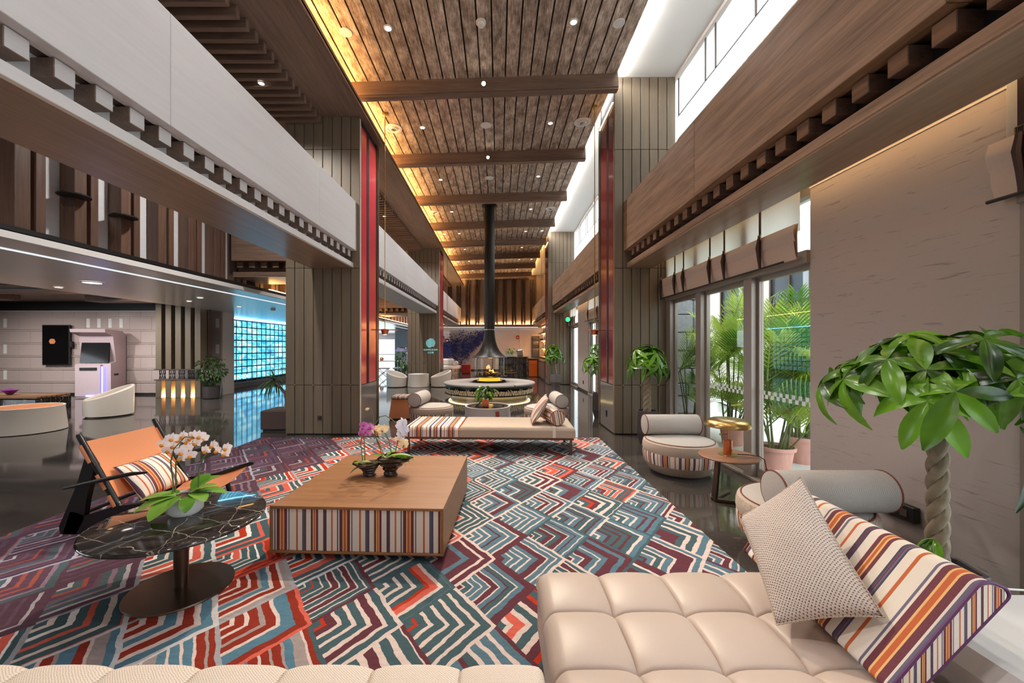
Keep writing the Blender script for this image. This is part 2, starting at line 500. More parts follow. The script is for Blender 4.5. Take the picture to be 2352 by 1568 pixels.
M = {}
M['floor'] = mk_floor(); M['rug'] = mk_rug(); M['planks'] = mk_planks(); M['marble'] = mk_marble(); M['glass'] = mk_glass()
M['wall'] = mk_wallstreak('streaked_silk_wallcover', S(178, 166, 158), S(116, 106, 100))
M['wall_grey'] = mk_wallstreak('grey_wallcover', S(178, 176, 174), S(128, 124, 120))
M['panel'] = wood('taupe_panel_board', S(108, 95, 78), S(122, 108, 90), 'z', .5, .6, rand=.08, bump=.06)
M['darkwood'] = wood('dark_brown_wood', S(74, 52, 42), S(114, 86, 70), 'z', .45, .8)
M['darkwood_y'] = wood('dark_soffit_wood', S(98, 80, 70), S(138, 114, 100), 'y', .5, .8)
M['darkwood_x'] = wood('dark_slat_wood', S(96, 76, 64), S(140, 114, 98), 'x', .5, .8)
M['soffit'] = wood('satin_oak_soffit', S(128, 106, 88), S(162, 138, 118), 'y', .30, .6, rand=.05)
M['beamwood'] = wood('brown_oak_beam', S(116, 90, 68), S(166, 133, 106), 'y', .5, .5, rand=.06, contrast=(.36, .6))
M['whitewash'] = wood('whitewashed_panel', S(204, 201, 202), S(214, 211, 212), 'y', .6, .5, rand=.02, bump=.05)
M['white'] = plain('white_plaster', S(232, 230, 226), .7, 0, 3, .03)
M['offwhite'] = plain('warm_white_board', S(214, 204, 196), .5, 0, 3, .03)
M['black'] = plain('matt_black', S(24, 22, 22), .5, 0, 30, .1)
M['void'] = plain('shadow_gap_black', S(18, 15, 13), .8, 0, 30, .1)
M['blackwood'] = plain('ebonised_wood', S(20, 19, 20), .28, 0, 30, .15)
M['blackmetal'] = plain('black_steel', S(52, 50, 48), .38, .8, 30, .1)
M['bronze'] = plain('bronze_frame', S(146, 134, 124), .4, .25, 40, .05)
M['darkbronze'] = plain('dark_bronze_metal', S(98, 82, 70), .3, .9, 80, .08)
M['brass'] = plain('brushed_brass', S(190, 158, 100), .28, 1, 60, .08)
M['copper'] = plain('copper_metal', S(206, 124, 84), .3, 1, 60, .08)
M['steel'] = plain('satin_steel', S(170, 168, 166), .25, 1, 60, .05)
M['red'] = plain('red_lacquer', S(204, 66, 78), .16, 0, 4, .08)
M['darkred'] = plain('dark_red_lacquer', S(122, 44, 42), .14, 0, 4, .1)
M['satinwhite'] = plain('satin_white_ceiling', S(228, 228, 228), .27, 0, 3, .02)
M['stone'] = plain('polished_grey_stone', S(112, 106, 102), .12, 0, 12, .15)
M['leather'] = plain('cream_leather', S(186, 168, 156), .42, 0, 140, .03, .05, .35)
M['leather_grey'] = plain('pale_leather', S(200, 198, 198), .42, 0, 140, .03, .05, .35)
M['tan'] = plain('tan_leather', S(214, 138, 94), .42, 0, 90, .05, .06, .4)
M['weave'] = woven('flecked_woven_cloth', S(186, 168, 152), S(100, 90, 86), .012, .85)
M['weave_lt'] = woven('pale_woven_cloth', S(222, 208, 194), S(140, 126, 122), .010, .8)
M['weave_grey'] = woven('grey_woven_cloth', S(186, 178, 171), S(98, 93, 90), .012, .85)
M['weave_pillow'] = woven('pillow_basket_weave', S(202, 188, 178), S(76, 68, 66), .0145, 1.0, 'UV')
M['piping'] = plain('russet_piping', S(112, 54, 40), .6)
M['purple'] = plain('purple_piping', S(84, 34, 84), .6)
M['oak'] = wood('table_oak', S(120, 80, 48), S(152, 106, 68), 'x', .4, .9, 'Object', 0)
M['walnut'] = wood('walnut_top', S(128, 84, 62), S(176, 128, 100), 'x', .35, .9, 'Object', 0)
M['strX'] = stripes('striped_cloth_x', 'X'); M['strY'] = stripes('striped_cloth_y', 'Y')
M['strUV'] = stripes('striped_cloth_uv', 'UV'); M['strA'] = stripes('striped_cloth_round', 'A', .465, 0, .8, .43)
M['blind'] = mk_translucent('sheer_linen_blind', S(248, 247, 243), .78)
M['blindhigh'] = mk_translucent('high_linen_blind', S(240, 243, 243), .42)
M['blindfold'] = plain('folded_linen', S(208, 186, 168), .9, 0, 60, .06, .05)
M['strap'] = plain('brown_strap', S(58, 34, 30), .5)
M['leaf'] = mk_leaf('glossy_leaf', S(18, 56, 10), S(112, 166, 38), .28, .24)
M['leaf2'] = mk_leaf('young_leaf', S(60, 120, 24), S(140, 190, 60), .35, .35)
M['leafdark'] = mk_leaf('shrub_leaf', S(28, 60, 20), S(74, 112, 44), .25, .4)
M['palm'] = mk_leaf('palm_leaf', S(76, 134, 28), S(200, 218, 96), .48, .4, 3)
M['orchleaf'] = mk_leaf('orchid_leaf', S(82, 132, 36), S(136, 178, 74), .2, .3)
M['petal'] = mk_leaf('pale_petal', S(250, 240, 246), S(255, 250, 252), .4, .6)
M['petalpink'] = mk_leaf('pink_petal', S(196, 96, 178), S(232, 160, 216), .35, .6)
M['petalcream'] = mk_leaf('cream_petal', S(240, 214, 160), S(250, 234, 204), .35, .6)
M['petalwhite'] = mk_leaf('lilac_white_petal', S(226, 222, 240), S(246, 244, 250), .35, .6)
M['lip'] = plain('orange_lip', S(236, 150, 30), .5)
M['lipmag'] = plain('magenta_lip', S(150, 30, 90), .5)
M['bark'] = plain('mottled_bark', S(136, 122, 102), .8, 0, 22, .45, .3)
M['stem'] = plain('green_stem', S(96, 104, 52), .6, 0, 40, .2)
M['soil'] = plain('potting_bark', S(84, 62, 44), .9, 0, 60, .5, .6)
M['potdark'] = plain('charcoal_pot', S(66, 60, 62), .5, 0, 20, .12, .08)
M['potbrown'] = plain('brown_planter', S(84, 66, 60), .5, 0, 20, .12, .08)
M['terra'] = plain('terracotta_pot', S(206, 152, 138), .7, 0, 12, .12, .08)
M['ceramic'] = plain('white_ceramic', S(234, 234, 236), .22)
M['drift'] = plain('dark_driftwood', S(52, 36, 30), .3, 0, 24, .35, .4)
M['log'] = plain('log_end', S(242, 212, 170), .8, 0, 30, .2)
M['bark2'] = plain('log_bark', S(92, 66, 46), .9, 0, 40, .3)
M['pinkpanel'] = plain('glazed_wall_panel', S(186, 168, 162), .22, 0, 2, .04)
M['kiosk'] = plain('rose_metal_cabinet', S(190, 166, 168), .3, .3, 20, .04)
M['screen'] = plain('dark_screen', S(14, 13, 14), .08, 0, 3, .3)
M['whitetub'] = plain('ivory_leather', S(226, 216, 204), .5, 0, 90, .03, .04)
M['greytub'] = plain('grey_lacquer_drum', S(196, 190, 188), .4)
M['redbox'] = plain('red_leather_stool', S(146, 36, 26), .4)
M['orangebox'] = plain('orange_cabinet', S(206, 96, 24), .45)
M['facade'] = plain('cream_render', S(232, 222, 212), .85, 0, 3, .04)
M['stoneblock'] = plain('rough_grey_stone', S(150, 150, 154), .9, 0, 14, .3, .8)
M['paving'] = plain('pale_paving', S(226, 224, 222), .8, 0, 5, .08)
M['winglass'] = plain('dark_window_glass', S(70, 82, 92), .1, 0, 3, .3)
M['curtain'] = plain('grey_curtain', S(176, 180, 186), .9)
M['warm'] = emit('warm_led', (1, .52, .16, 1), 55)
M['warmlo'] = emit('warm_led_small', (1, .66, .34, 1), 9)
M['upl'] = emit('uplight_led', (1, .58, .24, 1), 1500)
M['finwood'] = wood('dark_fin_wood', S(58, 42, 34), S(88, 66, 54), 'z', .5, .8)
M['bluestrip'] = emit('blue_led', (.16, .55, 1, 1), 60)
M['slotbright'] = emit('ledge_led', (1, .95, .88, 1), 1.3)
M['ringled'] = emit('ring_led', (1, .74, .30, 1), 9)
M['lamp'] = emit('lamp_face', (1, .93, .84, 1), 3.2)
M['bulb'] = emit('spot_bulb', (1, .88, .68, 1), 60)
M['cool'] = emit('cool_led', (1, .97, .93, 1), 150)
M['slot'] = emit('slot_glow', (.9, .96, 1, 1), .8)  # emission only brightens the pale slot diffuser, which is no lamp
M['violet'] = emit('violet_led', (.16, .2, 1, 1), 6)
M['green'] = emit('green_sign', (.05, .75, .3, 1), 1.4)
M['tealglow'] = emit('teal_letters', (.35, .9, .92, 1), .75)
M['fire'] = emit('flame', (1, .42, .08, 1), 3.5)
M['goldglow'] = emit('gold_glow', (1, .56, .05, 1), .95)
M['flake'] = plain('indigo_relief', S(58, 66, 132), .3, .3, 9, .7)
M['exitgreen'] = plain('green_case', S(40, 150, 80), .4)
M['frost'] = plain('frosted_film', S(232, 236, 236), .7)

def mk_led():
    t = NT('blue_screen_block')
    p = t.coord('Position')
    n1 = t.n('ShaderNodeTexNoise', {'Vector': t.scale(p, (1, .55, 1.1)), 'Scale': 2.6, 'Detail': 6.0, 'Roughness': .65, 'Distortion': 1.4}).outputs['Fac']
    c = t.ramp(n1, [(.30, (.015, .16, .48, 1)), (.45, (.06, .42, .74, 1)), (.53, (.14, .62, .84, 1)), (.60, (.55, .86, .95, 1)), (.7, (.22, .66, .86, 1))])
    t.base((0.02, .05, .1, 1), .15)
    t.l(c, t.b.inputs['Emission Color']); t.b.inputs['Emission Strength'].default_value = 1.75
    return t.m
M['led'] = mk_led()
# ================================================================== STRUCTURE
Y1, Y1B, Y2, Y2B, YB = 7.05, 8.15, 16.5, 17.6, 26.5      # column fronts / backs, end wall
XL, XR = -2.46, 2.04                                     # inner faces of the columns

def struct(name, label, cat='structure', loc=(0, 0, 0), rz=0):
    return thing(name, label, cat, loc, rz, None, 'structure')

fl = span('floor', (-19, 3.05), (-3.2, 36), (-.1, 0), M['floor'], None, 0)
tag(fl, 'polished black stone floor with pale flecks and mirror sheen', 'floor', None, 'structure')
gd = span('ground', (3.05, 16), (-3.2, 36), (-.12, -.02), M['paving'], None, 0)
tag(gd, 'pale grey paving of the terrace outside the glass doors', 'ground', None, 'structure')

# ---- wood ceiling raft: tilted, twenty planks
TILT = .034
def ceil_z(x): return 6.17+TILT*(x-2.0)
ce = struct('ceiling', 'weathered plank ceiling of long mottled brown boards over the lounge', 'ceiling')
back = MB().box((-.31, 12.0, ceil_z(-.31)+.05), (4.56, 29.4, .03), Matrix.Rotation(-TILT, 3, 'Y'))
obj('ceiling_backing', back, M['void'], ce)
px = -2.62; k = 0
while px < 1.99:
    w = .207
    m = MB().box((0, 0, 0), (w-.018, 29.4, .022), Matrix.Rotation(-TILT, 3, 'Y'), .003)
    if k == 0: pm = m.mesh('plank', M['planks'])
    link('plank', pm, ce, (px+w/2, 12.0, ceil_z(px+w/2)))
    px += w+.003; k += 1
for i in range(8):
    y = 6.78+2.53*i
    b = MB().box((0, 0, .04), (4.75, .16, .26), None, .004).box((0, 0, -.105), (4.75, .12, .035), None, .004)
    o = obj('ceiling_beam', b, M['darkwood_x'], None, loc=(-.36, y, ceil_z(-.36)-.145), rot=(0, -TILT, 0))
    tag(o, 'dark brown timber beam across the plank ceiling, number %s from the camera' % ('one two three four five six seven eight'.split()[i]), 'beam', None, 'structure')

# ---- left soffit with slats, white right soffit, cove strips
so = struct('ceiling_left', 'dark brown wood soffit with cross slats beside the plank ceiling', 'ceiling')
span('soffit_board', (-5.3, -2.33), (-3, YB), (5.63, 5.67), M['darkwood_y'], so)
span('soffit_lip', (-2.36, -2.33), (-3, YB), (5.60, 5.72), M['darkwood_y'], so)
sl = 7.09-.185*36
for a, n in ((7.0-.185*36, 37), (8.36, 44), (17.75, 46)):
    for i in range(n):
        cbox('slat', (1.5, .07, .13), (-3.13-.75, a+.185*i, 5.565), M['darkwood_x'], so, .003)
wc = struct('ceiling_right', 'plain white plaster ceiling strip above the high windows', 'ceiling')
span('plaster', (1.7, 3.2), (-3, YB), (6.33, 6.40), M['white'], wc, 0)
span('roof_slab', (-19, 3.3), (-3.2, 36), (6.5, 6.6), M['white'], wc, 0)
cv = thing('cove_light', 'warm light strip hidden along the left edge of the plank ceiling', 'cove light', (0, 0, 0), kind='structure')
span('led_strip', (-2.56, -2.50), (-3, YB-.1), (5.70, 5.715), M['warm'], cv, 0)
cv2 = thing('cove_light', 'light strip hidden above the right edge of the plank ceiling', 'cove light', (0, 0, 0), kind='structure')
span('led_strip', (1.91, 1.965), (-3, Y2), (6.252, 6.262), M['cool'], cv2, 0)
span('led_strip', (1.91, 1.965), (Y2, YB-.1), (6.252, 6.262), M['warm'], cv2, 0)

# ---- columns
def column(x0, x1, y0, y1, zt, sgn, label, nb):
    """front (-Y) of upright boards; the inner side carries lacquer strips"""
    c = struct('column', label, 'column')
    span('core', (x0+.02, x1-.02), (y0+.02, y1), (0, zt), M['void'], c, 0)
    w = (x1-x0)/nb
    rows = [(.02, .875), (.882, 2.945), (2.952, 5.045), (5.052, zt)]
    for (za, zb) in rows:
        for i in range(nb):
            cbox('board', (w-.012, .022, zb-za), (x0+w*(i+.5), y0+.011, (za+zb)/2), M['panel'], c, .003)
    for i in range(1, nb, 2):
        o = obj('stud', MB().lathe([(0, -.012), (.012, -.012), (.016, 0), (.008, .012), (0, .012)], 10, m=Matrix.Rotation(R(90), 3, 'X')), M['brass'], c, True, (x0+w*i, y0-.008, .878))
    xi = x1 if sgn > 0 else x0                     # inner face
    def side(nm, ya, yb, za, zb, mat, t=.02):
        xa, xb = (xi-t, xi) if sgn > 0 else (xi, xi+t)
        return span(nm, (xa-.0005*sgn, xb-.0005*sgn), (ya, yb), (za, zb), mat, c, .003)
    side('corner_trim', y0+.024, y0+.06, .02, zt-.02, M['offwhite'] if sgn > 0 else M['panel'])
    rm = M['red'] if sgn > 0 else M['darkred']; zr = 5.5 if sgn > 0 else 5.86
    side('lacquer_panel', y0+.07, y0+.36, .88, zr, rm)
    side('lacquer_panel', y0+.50, y0+.92, .88, zr, rm)
    side('recess', y0+.37, y0+.49, .88, zr, M['void'], .015)
    side('stone_base', y0+.07, y0+.95, .02, .87, M['stone'])
    side('end_trim', y0+.96, y1, .02, zt-.02, M['darkbronze'])
    # back and outer faces
    span('back_panel', (x0, x1), (y1, y1+.02), (0, zt), M['panel'], c, 0)
    xo = x0 if sgn > 0 else x1-.02
    span('outer_panel', (xo, xo+.02), (y0+.024, y1), (0, zt), M['panel'], c, 0)
    return c
column(-3.78, XL, Y1, Y1B, 5.63, 1, 'tall taupe board column behind the orange leather chair, red lacquer strips on its side', 8)
column(-3.78, XL, Y2, Y2B, 5.63, 1, 'far taupe board column carrying the glowing bar sign', 8)
c3 = column(XR, 3.13, Y1, Y1B, 6.33, -1, 'tall taupe board column beside the wide glass doors, dark red strips on its side', 7)
column(XR, 3.13, Y2, Y2B, 6.33, -1, 'far taupe board column behind a small braided tree, right of the fireplace', 7)
for y in (Y1, Y2):
    o = span('trim_%d' % (1 if y == Y1 else 2), (XR-.022, XR-.002), (y+.05, y+.97), (5.905, 5.915), M['warmlo'], None, 0)
    tag(o, 'warm light strip on top of the red column panels, %s column' % ('nearer' if y == Y1 else 'farther'), 'cove light', None, 'structure')

# ---- dentil beams: built along local +Y, face at x=0 looking to +X
def dentil_beam(label, loc, rz, L, depth, m_face, m_back, m_soffit, first=.12, pitch=.2385, panel=2.54):
    b = struct('balcony_beam', label, 'beam', loc, rz)
    y = 0
    while y < L-.01:
        e = min(y+panel, L)
        span('fascia_panel', (-.12, 0), (y+.002, e-.002), (3.25, 4.115), m_face, b)
        y = e
    span('recess_back', (-.30, -.22), (0, L), (3.0, 3.3), m_back, b, 0)
    span('fascia_return', (-.22, -.12), (0, L), (3.27, 4.0), M['darkwood_y'], b, 0)
    span('ledge', (-.32, -.055), (0, L), (2.962, 3.042), m_face, b)
    span('soffit', (-depth, -.06), (0, L), (2.945, 2.962), m_soffit, b, 0)
    span('rear_face', (-depth, -depth+.03), (0, L), (2.962, 4.1), M['darkwood_y'], b, 0)
    bk = MB().box((0, 0, 0), (.15, .12, .115), None, .004); bmesh_ = bk.mesh('block', M['darkwood_y']); bmesh_.materials.append(m_face)
    for p in bmesh_.polygons:
        if p.normal.x > .9: p.material_index = 1
    y = first
    while y < L-.06:
        link('block', bmesh_, b, (-.155, y, 3.188))
        y += pitch
    return b
lb = dentil_beam('whitewashed balcony beam with a row of square blocks, near left', (-2.52, -2.02, 0), 0, 9.07, .80, M['whitewash'], M['whitewash'], M['soffit'], first=.115)
dentil_beam('whitewashed balcony beam with small blocks between the two left columns', (-2.52, Y1B, 0), 0, Y2-Y1B, .80, M['whitewash'], M['whitewash'], M['whitewash'])
dentil_beam('distant balcony beam between far left column and end wall', (-2.52, Y2B, 0), 0, YB-Y2B, .80, M['whitewash'], M['whitewash'], M['soffit'])
dentil_beam('brown oak beam with dark recess and square blocks over the glass doors', (2.21, Y1, 0), PI, 9.55, .49, M['beamwood'], M['void'], M['soffit'], first=.228)
dentil_beam('brown oak beam with small blocks over the second set of doors', (2.21, Y2, 0), PI, Y2-Y1B, .49, M['beamwood'], M['void'], M['soffit'], first=.228)
dentil_beam('distant brown oak beam above the bar shelves', (2.21, YB, 0), PI, YB-Y2B, .49, M['beamwood'], M['void'], M['soffit'], first=.228)
dentil_beam('dark cross beam with square blocks behind near left column', (-5.28, 7.85, 0), R(-90), 1.5, 1.0, M['darkwood_x'], M['darkwood_x'], M['soffit'])
dentil_beam('dark cross beam with square blocks behind far left column', (-5.28, 17.3, 0), R(-90), 1.5, 1.0, M['darkwood_x'], M['darkwood_x'], M['soffit'])

# ---- slatted bulkheads; local front looks to -Y
def slat_wall(name, label, loc, rz, L, z0, z1, pitch=.615, start=0.0, lit=False):
    w = struct(name, label, 'wall', loc, rz)
    span('backing', (0, L), (.2, .24), (z0, z1), M['wall'] if lit else M['whitewash'], w, 0)
    x = start
    wa, wb = (.12, .09) if lit else (.15, .10)
    if lit: span('led_strip', (0, L), (.17, .195), (z0+.01, z0+.02), M['warm'], w, 0)
    while x < L-.2:
        cbox('fin', (wa, .19, z1-z0), (x+.075, .1, (z0+z1)/2), M['finwood'] if lit else M['darkwood'], w, .004)
        cbox('fin', (wb, .17, z1-z0), (x+.27, .11, (z0+z1)/2), M['finwood'] if lit else M['darkwood'], w, .004)
        if lit:
            for q in (-.03, .185, .35):
                cbox('uplight', (.05, .03, .015), (x+q, .165, z0+.02), M['upl'], w, 0)
        x += pitch
    return w
bw = slat_wall('wall_left', 'upper wall of dark wood fins and white panels above the low white ceiling', (-5.3, -1.4, 0), R(90), 31.5, 2.80, 5.63, start=.23)
for (y, z) in ((4.95, 3.43), (5.6, 3.38), (3.1, 3.9)):
    obj('shelf_blade', MB().lathe([(0, -.008), (.16, -.008), (.16, .008), (0, .008)], 20), M['black'], bw, False, (y+1.4, -.02, z))
sw = slat_wall('wall_back', 'far wall of tall dark fins lit from below by warm light', (-4.2, YB, 0), 0, 6.75, 2.98, 6.05, lit=True, start=.12)
for (x, z) in ((.75, 5.1), (1.98, 5.1), (4.9, 4.35), (5.5, 4.35), (6.1, 4.35), (2.6, 3.6), (3.83, 3.6)):
    cbox('cross_bar', (.42, .02, .02), (x, -.01, z), M['brass'], sw, 0)
span('upper_panel', (-1, 10), (.16, .2), (6.05, 6.5), M['darkwood_x'], sw, 0)
ew = struct('wall_end', 'grey textured end wall under the lit fins', 'wall')
for (xa, xb) in ((-6.0, .62), (.63, 1.35), (1.36, 3.2)):
    span('wall_panel', (xa, xb), (YB, YB+.1), (0, 2.83), M['wall_grey'], ew, 0)
span('wall_backing', (-6.0, 3.3), (YB+.1, YB+.16), (0, 2.9), M['wall_grey'], ew, 0)
span('wall_panel', (2.5, 3.3), (YB, YB+.2), (2.97, 6.4), M['wall'], ew, 0)
span('ledge', (-6.0, 3.2), (YB-.25, YB+.24), (2.90, 2.97), M['darkwood_x'], ew)
span('ledge_lip', (-6.0, 3.2), (YB-.25, YB-.23), (2.97, 3.05), M['darkwood_x'], ew, .003)
span('glow_slot', (-6.0, 3.2), (YB-.2, YB-.05), (2.862, 2.875), M['slotbright'], ew, 0)
span('ledge_underside', (-6.0, 3.2), (YB-.22, YB+.1), (2.875, 2.90), M['white'], ew, 0)
span('baseboard', (-6.0, 3.2), (YB-.012, YB), (0, .08), M['black'], ew, 0)

# ---- right side: walls, windows, clerestory
def rwall(y0, y1, z0=0, z1=3.06, label='', n=1):
    o = struct('wall_right_%d' % n, label, 'wall')
    span('wall_panel', (2.97, 3.12), (y0, y1), (z0, z1), M['wall'], o, 0)
    span('wall_cap', (2.96, 3.12), (y0, y1), (z1, z1+.015), M['offwhite'], o, 0)
    span('baseboard', (2.958, 2.97), (y0, y1), (0, .07), M['black'], o, 0)
    return o
rwall(2.27, 3.80, label='beige streaked wall behind the large braided tree', n=1)
rwall(13.2, 15.0, label='beige streaked wall between the far glass doors', n=2)
up = struct('wall_right_3', 'pale upper wall over the bar shelves', 'wall')
span('wall_panel', (2.97, 3.12), (Y2B, YB), (0, 6.33), M['wall'], up, 0)
led = thing('cove_light', 'warm light strip hidden behind the oak beam over the doors', 'cove light', kind='structure')
span('led_strip', (2.80, 2.84), (-2.5, 3.9), (3.12, 3.135), M['warmlo'], led, 0)
span('led_strip', (2.78, 2.80), (3.95, Y1), (3.12, 3.13), M['warmlo'], led, 0)
span('led_strip', (2.80, 2.84), (Y1B, Y2), (3.12, 3.135), M['warmlo'], led, 0)
span('led_strip', (2.80, 2.84), (Y2B, YB), (3.12, 3.135), M['warm'], led, 0)
span('cove_top', (2.70, 3.12), (-2.5, YB), (3.36, 3.40), M['offwhite'], led, 0)

def window(n, y0, y1, posts, label, dots=()):
    w = struct('window_%d' % n, label, 'window')
    span('top_rail', (2.93, 3.10), (y0, y1), (2.36, 2.48), M['bronze'], w)
    span('transom', (2.98, 3.08), (y0, y1), (3.02, 3.12), M['bronze'], w)
    span('bottom_track', (2.93, 3.10), (y0, y1), (0, .035), M['bronze'], w)
    ed = [y0]+[p for p in posts]+[y1]
    for p in posts:
        span('post', (2.95, 3.07), (p-.075, p+.075), (.035, 3.02), M['bronze'], w)
    span('post', (2.95, 3.07), (y1-.16, y1), (.035, 3.02), M['bronze'], w)
    for i in range(len(ed)-1):
        a = ed[i]+(.075 if i else .0); b = ed[i+1]-(.075 if i < len(ed)-2 else .16)
        f = MB()
        f.box((3.045, a+.02, 1.2), (.05, .04, 2.32)).box((3.045, b-.02, 1.2), (.05, .04, 2.32))
        f.box((3.045, (a+b)/2, .09), (.05, b-a-.08, .10)).box((3.045, (a+b)/2, 2.335), (.05, b-a-.08, .05))
        obj('sash', f, M['bronze'], w)
        g = span('pane', (3.042, 3.048), (a+.04, b-.04), (.14, 2.31), M['glass'], w, 0)
        span('pane', (3.042, 3.048), (a, b), (2.48, 3.02), M['glass'], w, 0)
        if i in dots:
            d = MB(); y = a+.06; q = 0
            while y < b-.09:
                d.box((3.040, y+.022, .985+(.045 if q % 2 else 0)), (.002, .044, .044)); y += .046; q += 1
            o = obj('frosted_squares', d, M['frost'], w); o['kind'] = 'stuff'
    return w
window(1, 3.80, Y1-.02, (4.735, 5.905), 'wide glass doors in bronze frames looking onto potted palms', (0, 1))
window(2, Y1B, 13.2, (9.6, 10.9, 12.1), 'second run of bronze framed glass behind the right column')
window(3, 15.0, Y2-.02, (), 'far narrow glass door with bronze frame')
window(4, -.2, 2.26, (1.0,), 'nearest window at the edge of the streaked wall')

def roman(label, y0, y1, straps, x=2.90, z0=2.40, zf=2.73, zt=3.12, edge=0.0):
    b = thing('roman_blind', label, 'blind', (x, (y0+y1)/2, z0))
    h = (y1-y0)/2
    def sheer(u, v): return (.012*math.sin(v*3)-.01, -h+2*h*u, v*(zt-z0)+.0)
    obj('sheer', MB().box((.015, 0, (zf-z0+zt-z0)/2), (.004, 2*h-.04, zt-zf+.1)), M['blind'], b)
    for i in range(3):
        zz = [.0, .05, .12][i]; top = [.33, .345, .33][i]
        prof = []
        def fold(u, v, i=i, top=top, zz=zz):
            a = v*top
            bulge = -.028*math.sin(min(1, v*1.0)*PI)*(1 if i == 0 else .3)
            return (-.03*(2-i)/2+bulge+.006*mnoise.noise((u*14, v*5, i*3.1)), -h+2*h*u, zz*0+a)
        if i < 2:
            g = MB().grid(fold, 40, 8)
            obj('fold', g, M['blindfold'], b, True)
    g = MB().grid(lambda u, v: (-.052-.02*math.sin(v*PI)+.005*mnoise.noise((u*16, v*4, 9.)), -h-.012+2*(h+.012)*u, .17+.165*v), 40, 6)
    obj('fold', g, M['blindfold'], b, True)
    for s in straps:
        y = s-(y0+y1)/2
        cbox('strap', (.006, .032, zt-z0+.0), (-.083, y, (zt-z0)/2), M['strap'], b, 0)
        o = obj('buckle', MB().box((-.09, y-.02, .33), (.008, .006, .05)).box((-.09, y+.02, .33), (.008, .006, .05)).box((-.09, y, .355), (.008, .04, .006)).box((-.09, y, .305), (.008, .04, .006)), M['brass'], b)
        obj('strap_tail', MB().tube([(-.095, y, .32), (-.105, y+.006, .22), (-.1, y-.004, .1), (-.085, y, -.005)], [.014, .02, .016, .012], 6), M['strap'], b, True)
    obj('bottom_rod', MB().cyl((-.075, -h+.12, -.006), (-.075, h, -.006), .011, 10), M['black'], b, True)
    return b
roman('wide linen roman blind half drawn up over the glass doors', 3.84, Y1-.08, (4.3, 4.98, 5.32, 6.08, 6.38, 6.92))
roman('far roman blind above the second glass doors, behind right column', 9.2, 13.1, (10.2, 11.0, 11.4, 12.6))
roman('small roman blind behind the green exit sign', 15.05, 16.45, (15.25, 15.6, 15.8, 16.2))
roman('roman blind cut off at the right edge over the nearest window', .3, 2.33, (1.0, 2.17), x=2.93)

def clerestory(n, y0, y1, label):
    w = struct('window_%d' % n, label, 'window')
    span('sill', (3.02, 3.3), (y0, y1), (3.9, 4.0), M['offwhite'], w, 0)
    span('lintel', (3.11, 3.3), (y0, y1), (6.27, 6.33), M['offwhite'], w, 0)
    y = y0
    while y < y1:
        span('mullion', (3.24, 3.28), (y, y+.05), (4.0, 6.27), M['bronze'], w, 0); y += 1.45
    span('pane', (3.255, 3.262), (y0, y1), (4.0, 6.27), M['glass'], w, 0)
    return w
def blind_high(label, y0, y1):
    b = thing('roman_blind', label, 'blind', (3.14, (y0+y1)/2, 4.0)); h = (y1-y0)/2-.03
    obj('sheer', MB().grid(lambda u, v: (.012*mnoise.noise((u*9, v*6, 1)), -h+2*h*u, .02+2.2*v), 30, 10), M['blindhigh'], b, True)
    for z in (.38, .78, 1.18, 1.58):
        cbox('seam', (.006, 2*h, .012), (-.012, 0, z), M['strap'] if z > 1.5 else M['bronze'], b, 0)
    y = h-.06; q = 0
    while y > -h:
        cbox('strap', (.008, .03, .64), (-.02, y, 1.90), M['strap'], b, 0)
        y -= (.9, .28)[q % 2]; q += 1
    return b
clerestory(5, -2.5, Y1-.01, 'high window band above the near oak beam')
clerestory(6, Y1B+.03, Y2-.01, 'high window band above the second oak beam')
for (a, b_, s) in ((3.4, Y1-.04, 'far half of the near high window'), (-.4, 3.38, 'near half of the near high window'), (Y1B+.05, Y2-.03, 'second high window')):
    blind_high('white sheer roman blind glowing over the '+s, a, b_)
lw = struct('wall_right_4', 'white wall strip between oak beam and high windows', 'wall')
span('wall_panel', (3.13, 3.3), (-2.5, YB), (3.1, 3.9), M['offwhite'], lw, 0)

# ---- low white ceiling on the left and the hall behind it
lc = struct('ceiling_low', 'low white ceiling with a linear slot diffuser over the left hall', 'ceiling')
span('ceiling_panel', (-8.95, -5.22), (-1, 13.3), (2.70, 2.78), M['satinwhite'], lc, 0)
span('ceiling_panel', (-10.6, -5.22), (13.3, 34), (2.70, 2.78), M['satinwhite'], lc, 0)
span('fascia', (-5.22, -5.17), (-1, 34), (2.70, 2.775), M['white'], lc, 0)
span('rail', (-5.30, -5.165), (-1, 34), (2.785, 2.84), M['black'], lc, 0)
span('glow_slot', (-5.80, -5.72), (-1, 34), (2.694, 2.702), M['slot'], lc, 0)  # slot diffuser with a painted glow, gives no light of its own
hall = struct('ceiling_hall', 'dark timber ceiling with lit slots over the far left hall', 'ceiling')
span('ceiling_panel', (-17.5, -8.95), (-1, 13.4), (3.02, 3.1), M['darkwood_x'], hall, 0)
for (x, y, l) in ((-11.5, 9.6, 3.0), (-13.5, 8.0, 3.4), (-10.6, 11.6, 2.4), (-15, 11, 3.0)):
    cbox('timber_drop', (l, .5, .16), (x, y, 2.94), M['darkwood_x'], hall, .004)
    cbox('slot', (l*.7, .05, .02), (x+.2, y-.26, 2.93), M['black'], hall, 0)
    cbox('slot_light', (.12, .08, .03), (x+l*.45, y-.28, 2.93), M['warmlo'], hall, 0)
span('dark_header', (-17.5, -8.97), (12.85, 12.94), (2.74, 3.05), M['black'], hall, 0)

